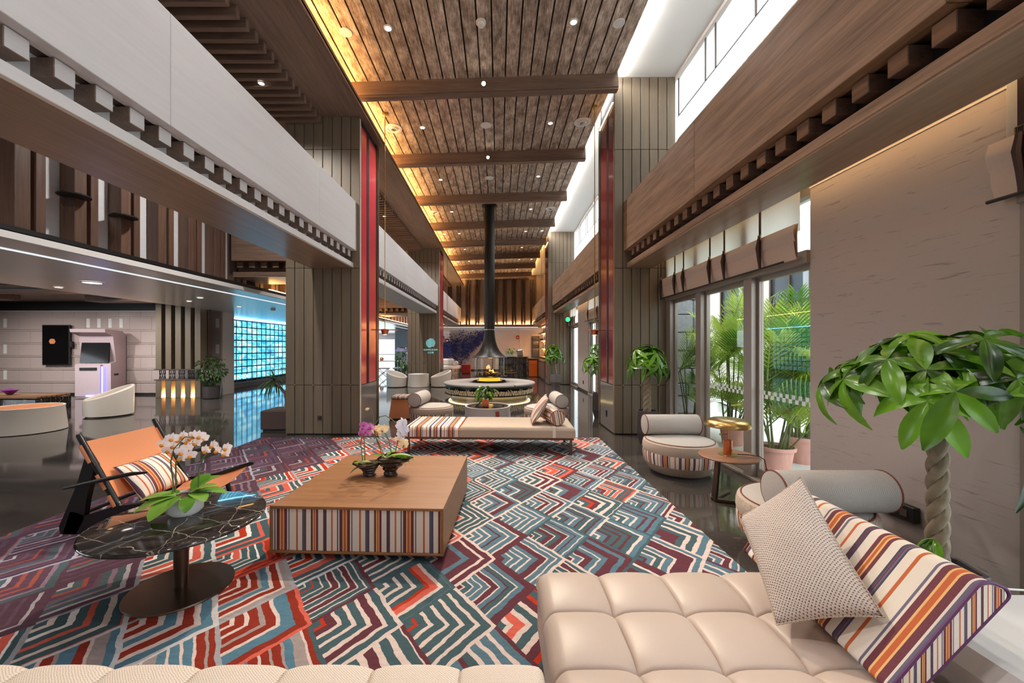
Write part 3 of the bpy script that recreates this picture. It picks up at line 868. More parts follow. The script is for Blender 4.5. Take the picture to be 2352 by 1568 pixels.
kw = struct('wall_far_left', 'glazed pale panel wall with thin ledges behind the kiosk', 'wall')
span('backing', (-17.5, -9.02), (12.98, 13.3), (0, 3.0), M['offwhite'], kw, 0)
rows = [.06, .44, .86, 1.28, 1.70, 2.12, 2.54, 2.74]
X0 = -17.4
for r in range(7):
    za, zb = rows[r], rows[r+1]
    x = X0-(.37 if r % 2 else 0)
    while x < -9.03:
        a, b_ = max(x, X0), min(x+.72, -9.03)
        if b_-a > .05:
            cbox('panel', (b_-a-.005, .03, zb-za-.05), ((a+b_)/2, 12.965, (za+zb)/2-.02), M['pinkpanel'], kw, .002)
        x += .72
    if r: span('ledge', (X0, -9.03), (12.925, 12.98), (za-.045, za-.005), M['pinkpanel'], kw, .002)
span('baseboard', (X0, -9.03), (12.94, 12.98), (0, .055), M['black'], kw, 0)
for (x, r) in ((-16.05, 1), (-16.05, 3), (-16.05, 5), (-13.35, 5), (-13.0, 5), (-12.64, 5), (-12.28, 5), (-12.28, 3), (-12.28, 1), (-9.5, 5), (-9.15, 5), (-9.5, 3), (-9.15, 3)):
    z = (rows[r]+rows[r+1])/2
    cbox('niche', (.11, .006, .30), (x, 12.948, z), M['white'], kw, 0)
span('end_panel', (-9.02, -8.97), (12.94, 13.5), (0, 2.7), M['offwhite'], kw)
span('return_wall', (-10.6, -9.0), (13.35, 13.5), (0, 2.7), M['offwhite'], kw, 0)

# ---- blue block screen wall
sc_ = struct('wall_screen', 'blue glowing block screen wall facing the lounge', 'wall')
span('backing', (-10.6, -10.36), (13.5, 25), (0, 2.7), M['black'], sc_, 0)
span('plinth', (-10.36, -9.9), (13.5, 25), (0, .19), M['stone'], sc_)
mesh_led = None
for r in range(9):
    for c in range(31):
        y = 13.62+.33*c
        cbox('screen_block', (.06, .26, .215), (-10.30, y+.16, .38+.262*r), M['led'], sc_, .01)
for r in range(10):
    span('shelf_bar', (-10.36, -10.25), (13.5, 24), (.245+.262*r, .262+.262*r), M['black'], sc_, 0)
cl = []
for c in range(32):
    span('upright', (-10.36, -10.27), (13.60+.33*c-.03, 13.60+.33*c+.03), (.2, 2.62), M['black'], sc_, 0)
span('top_light', (-10.34, -10.26), (13.5, 25), (2.655, 2.665), M['bluestrip'], sc_, 0)

def text(name, body, loc, rot, size, mat, parent=None, ext=.004, align='CENTER'):
    d = bpy.data.curves.new(name, 'FONT'); d.body = body; d.size = size; d.extrude = ext
    d.align_x = align; d.align_y = 'CENTER'; d.materials.append(mat)
    d.resolution_u = 3
    tmp = bpy.data.objects.new(name, d); COL.objects.link(tmp)
    dg = bpy.context.evaluated_depsgraph_get()
    me = bpy.data.meshes.new_from_object(tmp.evaluated_get(dg))
    bpy.data.objects.remove(tmp)
    me.name = name
    return link(name, me, parent, loc, rot)
M['letters'] = emit('white_letters', (.92, .98, 1, 1), 1.1)
for i, s in enumerate(('DE', 'MO', 'ODE', '04')):
    text('lettering', s, (-10.262, 15.27+.33*i+.16, .37), (R(90), 0, R(90)), .2, M['letters'], sc_)

bwl = struct('wall_front', 'plain warm wall behind the camera', 'wall')
span('wall_panel', (-17.6, 3.3), (-3.2, -3.05), (0, 6.5), M['offwhite'], bwl, 0)
# rear of the left hall: end wall with window, and the far garden window
fw = struct('wall_hall_end', 'grey wall at the end of the left aisle', 'wall')
span('wall_panel', (-6.75, -4.0), (25.9, 26.1), (0, 2.7), M['wall_grey'], fw, 0)
span('wall_panel', (-10.6, -3.9), (34, 34.2), (2.2, 2.7), M['whitewash'], fw, 0)
wf = struct('window_7', 'bright far window at the end of the left aisle', 'window')
for x in (-10.5, -8.9, -7.3, -5.7, -4.1):
    span('post', (x, x+.07), (34, 34.1), (0, 2.2), M['bronze'], wf, 0)
span('rail', (-10.6, -4), (34, 34.1), (.9, .96), M['black'], wf, 0)
span('pane', (-10.6, -4), (34.04, 34.05), (0, 2.2), M['glass'], wf, 0)
cw = thing('cove_light', 'warm light washing the fins of the second bay', 'cove light', kind='structure')
span('led_strip', (-5.2, -5.17), (9, 33), (2.845, 2.855), M['warm'], cw, 0)
wl = struct('window_8', 'outer opening of the far left hall, partly walled against daylight', 'window')
span('wall_panel', (-17.6, -17.5), (5.0, 13), (0, 3.1), M['darkwood'], wl, 0)  # unseen wall stretch, added to cut the daylight on the kiosk wall
for y in (-1, 2.5, 4.9): span('post', (-17.6, -17.5), (y, y+.12), (0, 3.1), M['bronze'], wl, 0)

# ---- outside
fa = struct('facade', 'cream rendered building across the terrace', 'building')
span('wall', (8.0, 8.4), (1, 16), (-.02, 5.2), M['facade'], fa, 0)
for (y, z, w, h) in ((4.6, 2.9, 1.3, 1.6), (7.5, 2.9, 1.3, 1.6), (10.9, 2.9, 1.5, 1.7), (13.6, 2.9, 1.3, 1.6), (10.6, .9, 1.6, 2.0)):
    f = MB().box((7.97, y-w/2, z), (.1, .07, h)).box((7.97, y+w/2, z), (.1, .07, h)).box((7.97, y, z+h/2), (.1, w+.07, .07)).box((7.97, y, z-h/2), (.12, w+.1, .07)).box((7.97, y, z), (.08, .05, h)).box((7.97, y, z-.1), (.08, w, .05))
    o = obj('window', f, M['darkbronze'], fa)
    span('pane', (7.985, 7.995), (y-w/2, y+w/2), (z-h/2, z+h/2), M['winglass'], o, 0)
    span('curtain', (7.975, 7.984), (y-w/2, y-w/2+.3), (z-h/2, z+h/2), M['curtain'], o, 0)
sp = struct('stone_pier', 'rough grey stone pier outside the far pane of the glass doors', 'pier')
zz = -.02; r = 0; rr = random.Random(3)
span('core', (3.5, 4.15), (8.15, 8.9), (-.02, 4.2), M['stoneblock'], sp, 0)
while zz < 4.0:
    h = rr.choice((.24, .3, .36)); x = 3.45
    while x < 4.15:
        w = rr.uniform(.3, .5); w = min(w, 4.2-x)
        if w > .08:
            o = obj('stone', MB().box((0, 0, 0), (w-.012, .2+rr.uniform(-.03, .04), h-.012), None, .02), M['stoneblock'], sp, False, (x+w/2, 8.08, zz+h/2))
        x += w
    zz += h; r += 1
# ================================================================== FURNITURE
def W(px, py, d):
    """the point seen at a photograph pixel, d metres in front of the lens"""
    return Vector(((px-1146)*d/915, d, 1.55-(py-797)*d/915))

# ---- rug
rg = span('rug', (-4.05, 1.70), (.25, 6.78), (0, .014), M['rug'], None, .004)
tag(rg, 'large patterned chevron rug in teal, plum, red and cream under the seating group', 'rug')

# ---- coffee table
ct = thing('coffee_table', 'low square oak coffee table with striped fabric front panel', 'table', (-1.0, 3.55, .014), R(-2.5))
w, d = 1.27, 1.38
span('tabletop', (-w/2, w/2), (-d/2, d/2), (.365, .386), M['oak'], ct, .003)
span('bottom_board', (-w/2, w/2), (-d/2, d/2), (.045, .062), M['oak'], ct, .003)
for s in (-1, 1):
    span('side_panel', (s*(w/2-.009)-.009, s*(w/2-.009)+.009), (-d/2, d/2), (.062, .365), M['oak'], ct, .002)
    span('fabric_panel', (-w/2+.018, w/2-.018), (s*(d/2-.02)-.008, s*(d/2-.02)+.008), (.062, .365), M['strX'], ct, .002)
span('plinth', (-w/2+.12, w/2-.12), (-d/2+.12, d/2-.12), (0, .045), M['black'], ct, 0)

# ---- daybed
db = thing('daybed', 'long beige daybed with striped left end on thin brown metal frame', 'daybed', (-.125, 6.13, .014), R(-2.4))
L, D = 2.46, .86
def cushion(x0, x1, y0, y1, z0, z1, r=.05, n=10):
    m = MB()
    nu, nv = 28, 14
    def P(u, v):
        x = x0+(x1-x0)*u; y = y0+(y1-y0)*v
        e = min(x-x0, x1-x, y-y0, y1-y)
        t = max(0, 1-e/r); dz = r*(1-math.sqrt(max(0, 1-t*t)))
        return (x, y, z1-dz)
    us = [0, .006, .013, .022, .035]+[.035+.93*i/20 for i in range(1, 20)]+[.965, .978, .987, .994, 1]
    vs_ = [P(a, b) for a in us for b in [0, .012, .03, .06, .1]+[.1+.8*i/8 for i in range(1, 8)]+[.9, .94, .97, .988, 1]]
    nb = 17; na = len(us)
    m.add(vs_, [(i*nb+j, (i+1)*nb+j, (i+1)*nb+j+1, i*nb+j+1) for i in range(na-1) for j in range(nb-1)])
    zt = z1-r
    m.add([(x0, y0, z0), (x1, y0, z0), (x1, y1, z0), (x0, y1, z0), (x0, y0, zt), (x1, y0, zt), (x1, y1, zt), (x0, y1, zt)],
          [(0, 3, 2, 1), (0, 1, 5, 4), (1, 2, 6, 5), (2, 3, 7, 6), (3, 0, 4, 7)])
    return m
obj('cushion', cushion(-L/2+.80, L/2, -D/2, D/2, .245, .395), M['weave'], db, True)
obj('striped_end', cushion(-L/2, -L/2+.80, -D/2, D/2, .245, .395), M['strX'], db, True)
obj('frame', MB().box((0, -D/2+.03, .228), (L-.04, .03, .035)).box((0, D/2-.03, .228), (L-.04, .03, .035)).box((-L/2+.05, 0, .228), (.03, D-.06, .035)).box((L/2-.05, 0, .228), (.03, D-.06, .035)), M['darkbronze'], db)
for sx in (-1, 1):
    for sy in (-1, 1):
        cbox('leg', (.034, .034, .225), (sx*(L/2-.06), sy*(D/2-.035), .1125), M['darkbronze'], db, .003)
cbox('strap', (.045, D+.006, .004), (.93, 0, .397), M['offwhite'], db, 0)
cbox('strap', (.045, .004, .15), (.93, -D/2-.003, .322), M['offwhite'], db, 0)

def bolster(name, label, a, b, r, mat, cat='bolster', parent=None, pip=M['piping'], group=None):
    """a, b: the end centres"""
    a, b = Vector(a), Vector(b); c = (a+b)/2
    ax = (b-a).normalized()
    rot = Vector((0, 0, 1)).rotation_difference(ax).to_matrix()
    h = (b-a).length/2
    prof = [(0, -h-.008), (r*.8, -h-.006), (r*.97, -h), (r, -h+.02), (r, h-.02), (r*.97, h), (r*.8, h+.006), (0, h+.008)]
    m = MB().lathe(prof, 32)
    if parent is None:
        o = obj(name, m, mat, None, True, c, rot.to_euler()); tag(o, label, cat, group); pp = o
        for s in (-1, 1):
            obj('piping', MB().lathe([(r*.985+.006*math.cos(q), s*(h-.004)+.006*math.sin(q)) for q in [2*PI*i/8 for i in range(9)]], 32), pip, o, True)
    else:
        o = obj(name, m, mat, parent, True, c, rot.to_euler())
        for s in (-1, 1):
            obj('piping', MB().lathe([(r*.985+.006*math.cos(q), s*(h-.004)+.006*math.sin(q)) for q in [2*PI*i/8 for i in range(9)]], 32), pip, o, True)
    return o
M['strZb'] = stripes('striped_cloth_bolster', 'X', .22, .1)
bolster('bolster', 'striped round bolster lying on the right end of the daybed', (.845, 5.74, .528), (.755, 6.22, .528), .11, M['strZb'])

def pillow(name, label, tl, tr, br, bl, th, mat, seam, n=18, pinch=.05, cat='pillow', group=None):
    tl, tr, br, bl = map(Vector, (tl, tr, br, bl))
    c = (tl+tr+br+bl)/4
    ex = (tr-tl+br-bl).normalized(); nrm = ex.cross((tl-bl+tr-br)).normalized(); ey = nrm.cross(ex)
    m = MB()
    def base(u, v):
        uu = .5+(u-.5)*(1-pinch*math.sin(PI*v)*1.0); vv = .5+(v-.5)*(1-pinch*math.sin(PI*u)*1.0)
        return (bl*(1-uu)*(1-vv)+br*uu*(1-vv)+tl*(1-uu)*vv+tr*uu*vv)-c
    def side(s):
        def f(u, v):
            h = th*(max(0, math.sin(PI*u)*math.sin(PI*v)))**.5
            h *= 1+.12*mnoise.noise((u*3, v*3, s*4.0))
            return base(u, v)+nrm*s*h
        return f
    m.grid(side(1), n, n); m.grid(side(-1), n, n, True)
    me = m.mesh(name, mat, True, 75, False)
    import bmesh
    bm = bmesh.new(); bm.from_mesh(me); bmesh.ops.remove_doubles(bm, verts=bm.verts, dist=1e-5)
    bmesh.ops.recalc_face_normals(bm, faces=bm.faces)
    uv = bm.loops.layers.uv.new('UVMap')
    for f in bm.faces:
        f.smooth = True
        for l in f.loops: l[uv].uv = (l.vert.co.dot(ex), l.vert.co.dot(ey))
    bm.to_mesh(me); bm.free()
    o = link(name, me, None, c); tag(o, label, cat, group)
    pts = [base(i/n, 0) for i in range(n)]+[base(1, i/n) for i in range(n)]+[base(1-i/n, 1) for i in range(n)]+[base(0, 1-i/n) for i in range(n)]
    pts.append(pts[0])
    obj('seam', MB().tube(pts, .0032, 5, False), seam, o, True)
    return o
M['strPil'] = stripes('striped_cloth_daybed_pillow', 'UV', .24, .2)
pillow('pillow', 'striped square pillow leaning on the daybed bolster', (.735, 6.2, .83), (.725, 5.80, .80), (.48, 5.78, .43), (.49, 6.2, .43), .07, M['strPil'], M['piping'])

# ---- round lounge chairs with bolster backs
def round_chair(loc, rz, label, blen=.70, br=.128):
    c = thing('round_chair', label, 'chair', loc, rz, 'round lounge chairs with bolster backs')
    obj('plinth', MB().lathe([(0, 0), (.33, 0), (.33, .03), (0, .03)], 40), M['black'], c, True)
    obj('body', MB().lathe([(0, .03), (.345, .03), (.365, .05), (.405, .12), (.418, .14)], 48).lathe([(.430, .275), (.436, .30), (.434, .35), (.424, .385), (.40, .40)], 48), M['weave'], c, True)
    obj('striped_band', MB().lathe([(.417, .138), (.424, .17), (.430, .21), (.432, .25), (.430, .277)], 64), M['strA'], c, True)
    obj('seat', MB().lathe([(.40, .398), (.38, .408), (.3, .417), (.15, .422), (0, .423)], 48), M['weave_grey'], c, True)
    obj('piping', MB().lathe([(.398+.006*math.cos(q), .402+.006*math.sin(q)) for q in [2*PI*i/8 for i in range(9)]], 48), M['piping'], c, True)
    bolster('bolster', None, (-blen/2, .235, .415+br), (blen/2, .235, .415+br), br, M['weave_grey'], parent=c)
    return c
round_chair((2.25, 4.97, 0), 0, 'round woven lounge chair with striped band beside the brass lamp table')
round_chair((2.28, 2.99, 0), PI, 'round woven lounge chair by the streaked wall, behind the striped back cushion', .76, .14)
round_chair((-1.33, 7.85, 0), R(84), 'round woven lounge chair between orange stool and drum table', .70, .13)
round_chair((.92, 7.72, 0), R(-86), 'round woven lounge chair behind the daybed pillows', .66, .125)

# ---- drum table behind the daybed
def drum_table(loc, label, r=.44, h=.41, mat=None, top=None, group=None, strap=True):
    t = thing('drum_table', label, 'table', loc, 0, group)
    obj('body', MB().lathe([(0, .012), (r*1.06, .012), (r*1.06, .02), (r*.985, h-.03), (r, h-.012), (r, h), (r*.975, h+.003), (r*.93, h), (r*.93, h-.02)], 48), mat or M['greytub'], t, True)
    obj('foot', MB().lathe([(0, 0), (r*.98, 0), (r*.98, .013), (0, .013)], 40), M['black'], t, True)
    obj('top', MB().lathe([(0, h-.012), (r*.935, h-.012)], 48), top or M['screen'], t)
    if strap:
        cbox('strap', (.07, .012, h-.06), (r*.45, -r*.945, h/2-.02), M['redbox'], t, .002, (R(-5), 0, R(24)))
    return t
drum_table((-.22, 7.78, 0), 'round grey drum table with dark glass top behind the daybed')
# ---- orange stool
st = thing('stool', 'tan leather stool with striped top beside left column', 'stool', (-2.12, 8.72, 0))
obj('base', MB().box((0, 0, .015), (.42, .42, .03)), M['black'], st)
bm_ = MB(); bm_.add([(-.23, -.23, .03), (.23, -.23, .03), (.23, .23, .03), (-.23, .23, .03), (-.185, -.185, .42), (.185, -.185, .42), (.185, .185, .42), (-.185, .185, .42)], [(0, 3, 2, 1), (4, 5, 6, 7), (0, 1, 5, 4), (1, 2, 6, 5), (2, 3, 7, 6), (3, 0, 4, 7)])
obj('body', bm_, M['tan'], st)
M['strS'] = stripes('striped_cloth_small', 'X', .2)
cbox('cushion', (.40, .40, .085), (0, 0, .462), M['strS'], st, .03)

# ---- near leather chaise
def tufted(x0, x1, y0, y1, top, pitch, ox, oy, puff=.035, r=.055):
    offs = [0, .003, .007, .014, .026, .045, .075, .11]
    def axis(a0, a1, o):
        st = set()
        k = math.floor((a0-o)/pitch)-1
        while o+k*pitch < a1+pitch:
            c = o+k*pitch
            for q in offs+[pitch/2]:
                for w_ in (c-q, c+q):
                    if a0+.001 < w_ < a1-.001: st.add(round(w_, 5))
            k += 1
        for q in (0, .004, .012, .022, .035, .055):
            st.add(round(a0+q, 5)); st.add(round(a1-q, 5))
        return sorted(st)
    X, Y = axis(x0, x1, ox), axis(y0, y1, oy)
    def ds(w_, o):
        q = (w_-o)/pitch; return abs(q-round(q))*pitch
    vs_ = []
    for x in X:
        for y in Y:
            e = min(x-x0, x1-x, y-y0, y1-y); t = max(0, 1-e/r)
            dz = r*(1-math.sqrt(max(0, 1-t*t)))
            a, b = ds(x, ox), ds(y, oy)
            p = puff*(min(1, math.sin(PI*a/pitch)**.5+.0)*min(1, math.sin(PI*b/pitch)**.5))
            g = .007*math.exp(-(a/.004)**2)+.007*math.exp(-(b/.004)**2)
            q = .016*math.exp(-(a*a+b*b)/.0012)
            vs_.append((x, y, top-puff+p-g-q-dz))
    n = len(Y)
    return MB().add(vs_, [(i*n+j, (i+1)*n+j, (i+1)*n+j+1, i*n+j+1) for i in range(len(X)-1) for j in range(n-1)])
ch = thing('leather_chaise', 'cream leather chaise with square tufting nearest the camera at right', 'sofa', (0, 0, 0))
obj('seat', tufted(.19, 1.50, .42, 2.05, .438, .306, .497-.306*3, 1.72-.306*6), M['leather'], ch, True, angle=80)
sb = MB(); sb.box((.845, 1.235, .235), (1.30, 1.62, .26), None, .03)
obj('seat_side', sb, M['leather'], ch)
cbox('base', (1.2, 1.5, .09), (.845, 1.235, .06), M['black'], ch)
obj('back_shelf', MB().box((1.92, 1.07, .315), (.74, 1.24, .43), None, .05), M['leather_grey'], ch, True, angle=30)
obj('stitching', MB().tube([(1.55, 1.70, .50), (1.7, 1.695, .532), (2.0, 1.69, .534), (2.26, 1.685, .52)], .004, 5), M['white'], ch, True)
for y in (.6, 1.6):
    cbox('leg', (.06, .06, .09), (2.1, y, .045), M['black'], ch)
for x in (.3, 1.4):
    for y in (.55, 1.95): cbox('foot', (.06, .06, .02), (x, y, .0246), M['black'], ch)

# ---- woven sofa seat at the bottom edge
sf = thing('woven_sofa', 'pale woven tufted sofa seat along the bottom edge', 'sofa', (0, 0, 0))
obj('seat', tufted(-2.35, .165, .30, 1.46, .425, .31, -.137, 1.46-.31, .022, .05), M['weave_lt'], sf, True, angle=80)
obj('seat_side', MB().box((-1.092, .88, .235), (2.50, 1.14, .26), None, .03), M['weave_lt'], sf)
cbox('base', (2.4, 1.0, .095), (-1.09, .86, .062), M['black'], sf)

# ---- striped back cushion
def slab_cushion(name, label):
    fb, ft = Vector((1.225, 0, .445)), Vector((1.54, 0, .815))     # front face bottom / top
    up = (ft-fb); H = up.length; up.normalize()
    def off(a, b): return Vector((a, 0, -a*.45*b/H))                  # away from the sitter; the bottom lies flat on the seat
    T, y0, y1 = .095, 1.265, 2.14
    c = Vector((1.5, (y0+y1)/2, .58))
    def skew(y, b): return (y-y0)*(.09-.065*b/H)
    m = MB(); r = .035
    sec = []
    for (cx, cy, a0) in ((r, r, 180), (T-r, r, 270), (T-r, H-r, 0), (r, H-r, 90)):
        for q in range(0, 91, 15):
            a = R(a0+q); sec.append((cx+r*math.cos(a), cy+r*math.sin(a)))
    ys = [y0, y0+.006, y0+.018, y0+.04]+[y0+.04+(y1-y0-.08)*i/16 for i in range(1, 16)]+[y1-.04, y1-.018, y1-.006, y1]
    ins = [.016, .006, .002, 0]+[0]*15+[0, .002, .006, .016]
    n = len(sec); vs_ = []
    for y, k in zip(ys, ins):
        for (a, b) in sec:
            bul = .014*math.sin(PI*min(1, max(0, b/H)))*math.sin(PI*(y-y0)/(y1-y0))
            aa = T/2+(a-T/2)*(1-k/T*2)+(-bul if a < T/2 else bul); bb = H/2+(b-H/2)*(1-k/H*2)
            p = fb+up*bb+off(aa, bb); vs_.append((p.x-c.x+skew(y, bb), y-c.y, p.z-c.z))
    fs_ = [(i*n+j, (i+1)*n+j, (i+1)*n+(j+1) % n, i*n+(j+1) % n) for i in range(len(ys)-1) for j in range(n)]
    m.add(vs_, fs_)
    o = obj(name, m, M['strBack'], None, True, c); tag(o, label, 'cushion')
    m2 = MB(); e = [(T*.5+(a-T*.5)*.9, H*.5+(b-H*.5)*.97) for a, b in sec]
    for y in (y0-.002, y1+.002):
        vv = [fb+up*b+off(a, b)-c+Vector((skew(y, b), 0, 0)) for a, b in e]
        m2 = MB().add([(p.x, y-c.y, p.z) for p in vv], [tuple(range(n))])
        obj('end_panel', m2, M['strEnd'], o)
    for y in (y0, y1):
        pts = [fb+up*b+off(a, b)-c+Vector((skew(y, b), 0, 0)) for a, b in sec]; pts.append(pts[0])
        obj('piping', MB().tube([(p.x, y-c.y, p.z) for p in pts], .0055, 6, False), M['purple'] if y == y0 else M['piping'], o, True)
    return o
M['strBack'] = stripes('striped_cloth_back_cushion', 'Y', .465, .62)
M['strEnd'] = stripes('striped_cloth_cushion_end', 'X', .16, .3)
slab_cushion('back_cushion', 'long striped back cushion leaning on the cream leather chaise')
pillow('pillow', 'grey basket weave pillow propped on the chaise against the striped back cushion',
       (1.19, 1.97, .71), (1.41, 1.86, .945), (1.34, 1.385, .612), (1.08, 1.55, .47), .088, M['weave_pillow'], M['weave'], 24, .05)

# ---- black wood lounge chair
lc_ = thing('lounge_chair', 'low lounge chair of black wood slung with orange tan leather', 'chair', (-3.05, 3.65, .014))
def lp(x, z, y=0): return (x+3.05, y, z-.014)
YL = .36
def rounded(poly): return poly
for s in (-1, 1):
    y = s*YL
    obj('back_post', MB().tube([lp(-3.475, .83, y), lp(-3.47, .815, y), lp(-3.30, .52, y), lp(-3.16, .27, y), lp(-3.125, .235, y), lp(-3.06, .232, y)], [.018, .024, .024, .024, .022, .018], 10), M['blackwood'], lc_, True)
    obj('seat_rail', MB().tube([lp(-3.10, .228, y), lp(-2.85, .262, y), lp(-2.60, .345, y), lp(-2.50, .378, y), lp(-2.47, .382, y)], [.02, .024, .024, .02, .012], 10), M['blackwood'], lc_, True)
    leg = [(-3.60, .016), (-3.47, .016), (-3.41, .13), (-3.385, .30), (-3.315, .58), (-3.385, .69), (-3.465, .42), (-3.55, .22), (-3.61, .08)]
    obj('rear_leg', MB().prism([(a+3.05, b-.014) for a, b in leg], 'y', y-.022, y+.022), M['blackwood'], lc_)
    low = [(-3.58, .014), (-3.43, .014), (-3.20, .085), (-2.95, .185), (-2.72, .27), (-2.72, .31), (-2.98, .262), (-3.16, .245), (-3.40, .165), (-3.46, .19), (-3.52, .2)]
    obj('lower_limb', MB().prism([(a+3.05, b-.014) for a, b in low], 'y', y-.022, y+.022), M['blackwood'], lc_)
    obj('front_leg', MB().tube([lp(-2.76, .28, y), lp(-2.69, .024, y)], [.024, .018], 10), M['blackwood'], lc_, True)
    obj('armrest', MB().tube([lp(-3.56, .395, y*1.09), lp(-3.40, .43, y*1.09), lp(-3.2, .475, y*1.09), lp(-3.0, .515, y*1.09), lp(-2.88, .525, y*1.09)], [.010, .016, .018, .016, .008], 10), M['blackwood'], lc_, True)
obj('cross_rail', MB().tube([lp(-2.72, .20, -YL), lp(-2.72, .20, YL)], .016, 10), M['blackwood'], lc_, True)
obj('cross_rail', MB().tube([lp(-3.48, .16, -YL), lp(-3.48, .16, YL)], .016, 10), M['blackwood'], lc_, True)
def slingB(u, v):
    t = v; x = -3.445+(-3.185+3.445)*t; z = .765+(.30-.765)*t
    sag = .05*math.sin(PI*u)*(.4+.6*t)
    return lp(x-sag*.9, z-sag*.35, -YL+2*YL*u)
obj('back_sling', MB().grid(slingB, 24, 12), M['tan'], lc_, True)
def slingS(u, v):
    t = v; x = -3.12+.60*t; z = .232+.02*t+.115*t*t
    sag = .085*math.sin(PI*u)
    return lp(x, z-sag, -YL+2*YL*u)
obj('seat_sling', MB().grid(slingS, 24, 12), M['tan'], lc_, True)
for s in (-1, 1):
    for (za, zb) in ((.74, .60), (.50, .38), (.33, .24)):
        def xx(z): return -3.475+(.815-z)*(.31/.545)
        obj('leather_loop', MB().tube([lp(xx(za)-.006, za, s*YL), lp(xx(zb)-.006, zb, s*YL)], .0285, 12), M['tan'], lc_, True)
pillow('pillow', 'striped pillow with orange border in the black wood lounge chair', (-3.30, 3.41, .52), (-3.27, 3.90, .53), (-3.0, 3.88, .255), (-3.03, 3.38, .245), .075, M['strUV'], M['piping'])

# ---- round black marble table and white orchid
mt = thing('marble_table', 'round black marble table on a bronze disc foot', 'table', (-2.03, 2.545, .014))
obj('top', MB().lathe([(0, .422), (.452, .422), (.468, .428), (.473, .437), (.468, .446), (.46, .449), (0, .449)], 72), M['marble'], mt, True, angle=60)
obj('pole', MB().lathe([(.04, .012), (.04, .422)], 28), M['darkbronze'], mt, True)
obj('foot', MB().lathe([(0, 0), (.285, 0), (.288, .004), (.285, .012), (.04, .016)], 56), M['darkbronze'], mt, True, angle=30)

def leaf_mesh(name, L, Wd, droop=.3, fold=.25, mat=None, nl=6, shape='ob', curl=0.0):
    m = MB()
    def f(u, v):
        s = u
        if shape == 'ob': wv = math.sin(PI*min(1, s**.8*.97+.015))**.8*(.55+.6*s)
        elif shape == 'pal': wv = (s**.55)*(1-s**3.2)**.8*1.15
        elif shape == 'round': wv = math.sin(PI*min(1, .04+s*.955))**.55
        else: wv = math.sin(PI*(.02+s*.97))**.7
        y = (v-.5)*Wd*wv
        z = -droop*L*s*s+abs(v-.5)*2*Wd*fold*wv
        return (L*s*(1-.25*droop*s), y, z)
    m.grid(f, nl, 4)
    return m.mesh(name, mat, True, 80, False)

def aim(direction, up=(0, 0, 1), roll=0):
    x = Vector(direction).normalized(); u = Vector(up)
    y = u.cross(x)
    if y.length < 1e-3: y = Vector((0, 1, 0)).cross(x)
    y.normalize(); z = x.cross(y)
    return (Matrix((x, y, z)).transposed() @ Matrix.Rotation(roll, 3, 'X')).to_euler()

def flower_mesh(name, r, mat):
    m = MB()
    for k, (a, s) in enumerate(((90, 1), (210, .95), (330, .95), (20, 1.15), (160, 1.15))):
        a = R(a)
        def f(u, v, a=a, s=s, k=k):
            wv = math.sin(PI*min(1, .06+u*.92))**.6*r*(.95 if k > 2 else .62)*s
            x, y = u*r*s, (v-.5)*wv
            z = .12*r*math.sin(PI*u)-.15*r*u*u-(.002 if k < 3 else 0)
            return (z, x*math.cos(a)-y*math.sin(a), x*math.sin(a)+y*math.cos(a))
        m.grid(f, 4, 2)
    return m.mesh(name, mat, True, 80, False)
def lip_mesh(name, r, mat):
    m = MB()
    m.lathe([(.001, .0), (r*.16, r*.10), (r*.22, r*.25), (r*.1, r*.38), (0, r*.4)], 8, c=(r*.05, 0, -r*.12), m=Matrix.Rotation(R(115), 3, 'Y'))
    return m.mesh(name, mat, True, 60)

def put_flowers(parent, base, pts, fm, lm, face=(0, -1, .1), jit=.5, rr=random.Random(5)):
    for p in pts:
        dr = Vector(face)+Vector((rr.uniform(-jit, jit), rr.uniform(-.15, .15), rr.uniform(-jit*.5, jit*.5)))
        e = aim(dr)
        f = link('flower', fm, parent, Vector(p)-base, e)
        link('lip', lm, f)

B0 = Vector((-2.06, 2.62, .463))
orc = thing('potted_orchid', 'white orchid with orange centres in a white pot on marble table', 'plant', B0)
obj('pot', MB().lathe([(0, 0), (.078, 0), (.097, .022), (.101, .11), (.100, .122), (.091, .122), (.087, .10), (0, .098)], 40), M['ceramic'], orc, True)
obj('potting_mix', MB().grid(lambda u, v: (.083*math.sqrt(u)*math.cos(2*PI*v), .083*math.sqrt(u)*math.sin(2*PI*v), .106+.02*mnoise.noise((u*6, v*9, 1))), 6, 20), M['soil'], orc, True)
ol = leaf_mesh('leaf', .205, .115, .34, .06, M['orchleaf'], 7, 'round')
for (x, y, az, pit, sc) in ((-.04, -.03, 200, .28, 1.0), (-.03, -.04, 228, .12, 1.05), (-.01, -.05, 268, .02, 1.1), (-.05, 0, 178, .12, 1.0), (.03, .02, 330, .2, .85), (.04, .03, 12, .25, .95), (0, .05, 60, .8, .9), (.02, .05, 100, .9, .9), (.06, -.05, 300, -.05, .75), (.02, .0, 20, .7, .8)):
    a = R(az)
    o = link('leaf', ol, orc, (x, y, .125), aim((math.cos(a), math.sin(a), pit))); o.scale = (sc,)*3
for (pts) in (((395, 1160, 2.6), (398, 1110, 2.6), (392, 1060, 2.58), (400, 1030, 2.56), (425, 1003, 2.55), (455, 1005, 2.55)), ((397, 1162, 2.61), (404, 1110, 2.63), (404, 1062, 2.64), (412, 1040, 2.62), (432, 1036, 2.6)), ((455, 1128, 2.66), (457, 1080, 2.66), (466, 1052, 2.66), (485, 1032, 2.66), (515, 1030, 2.66))):
    pp = [W(*q)-B0 for q in pts]
    obj('flower_stem', MB().tube(pp, [.0045]*3+[.0035]*(len(pp)-3), 6), M['stem'], orc, True)
fm = flower_mesh('flower', .034, M['petal']); lm = lip_mesh('lip', .056, M['lip'])
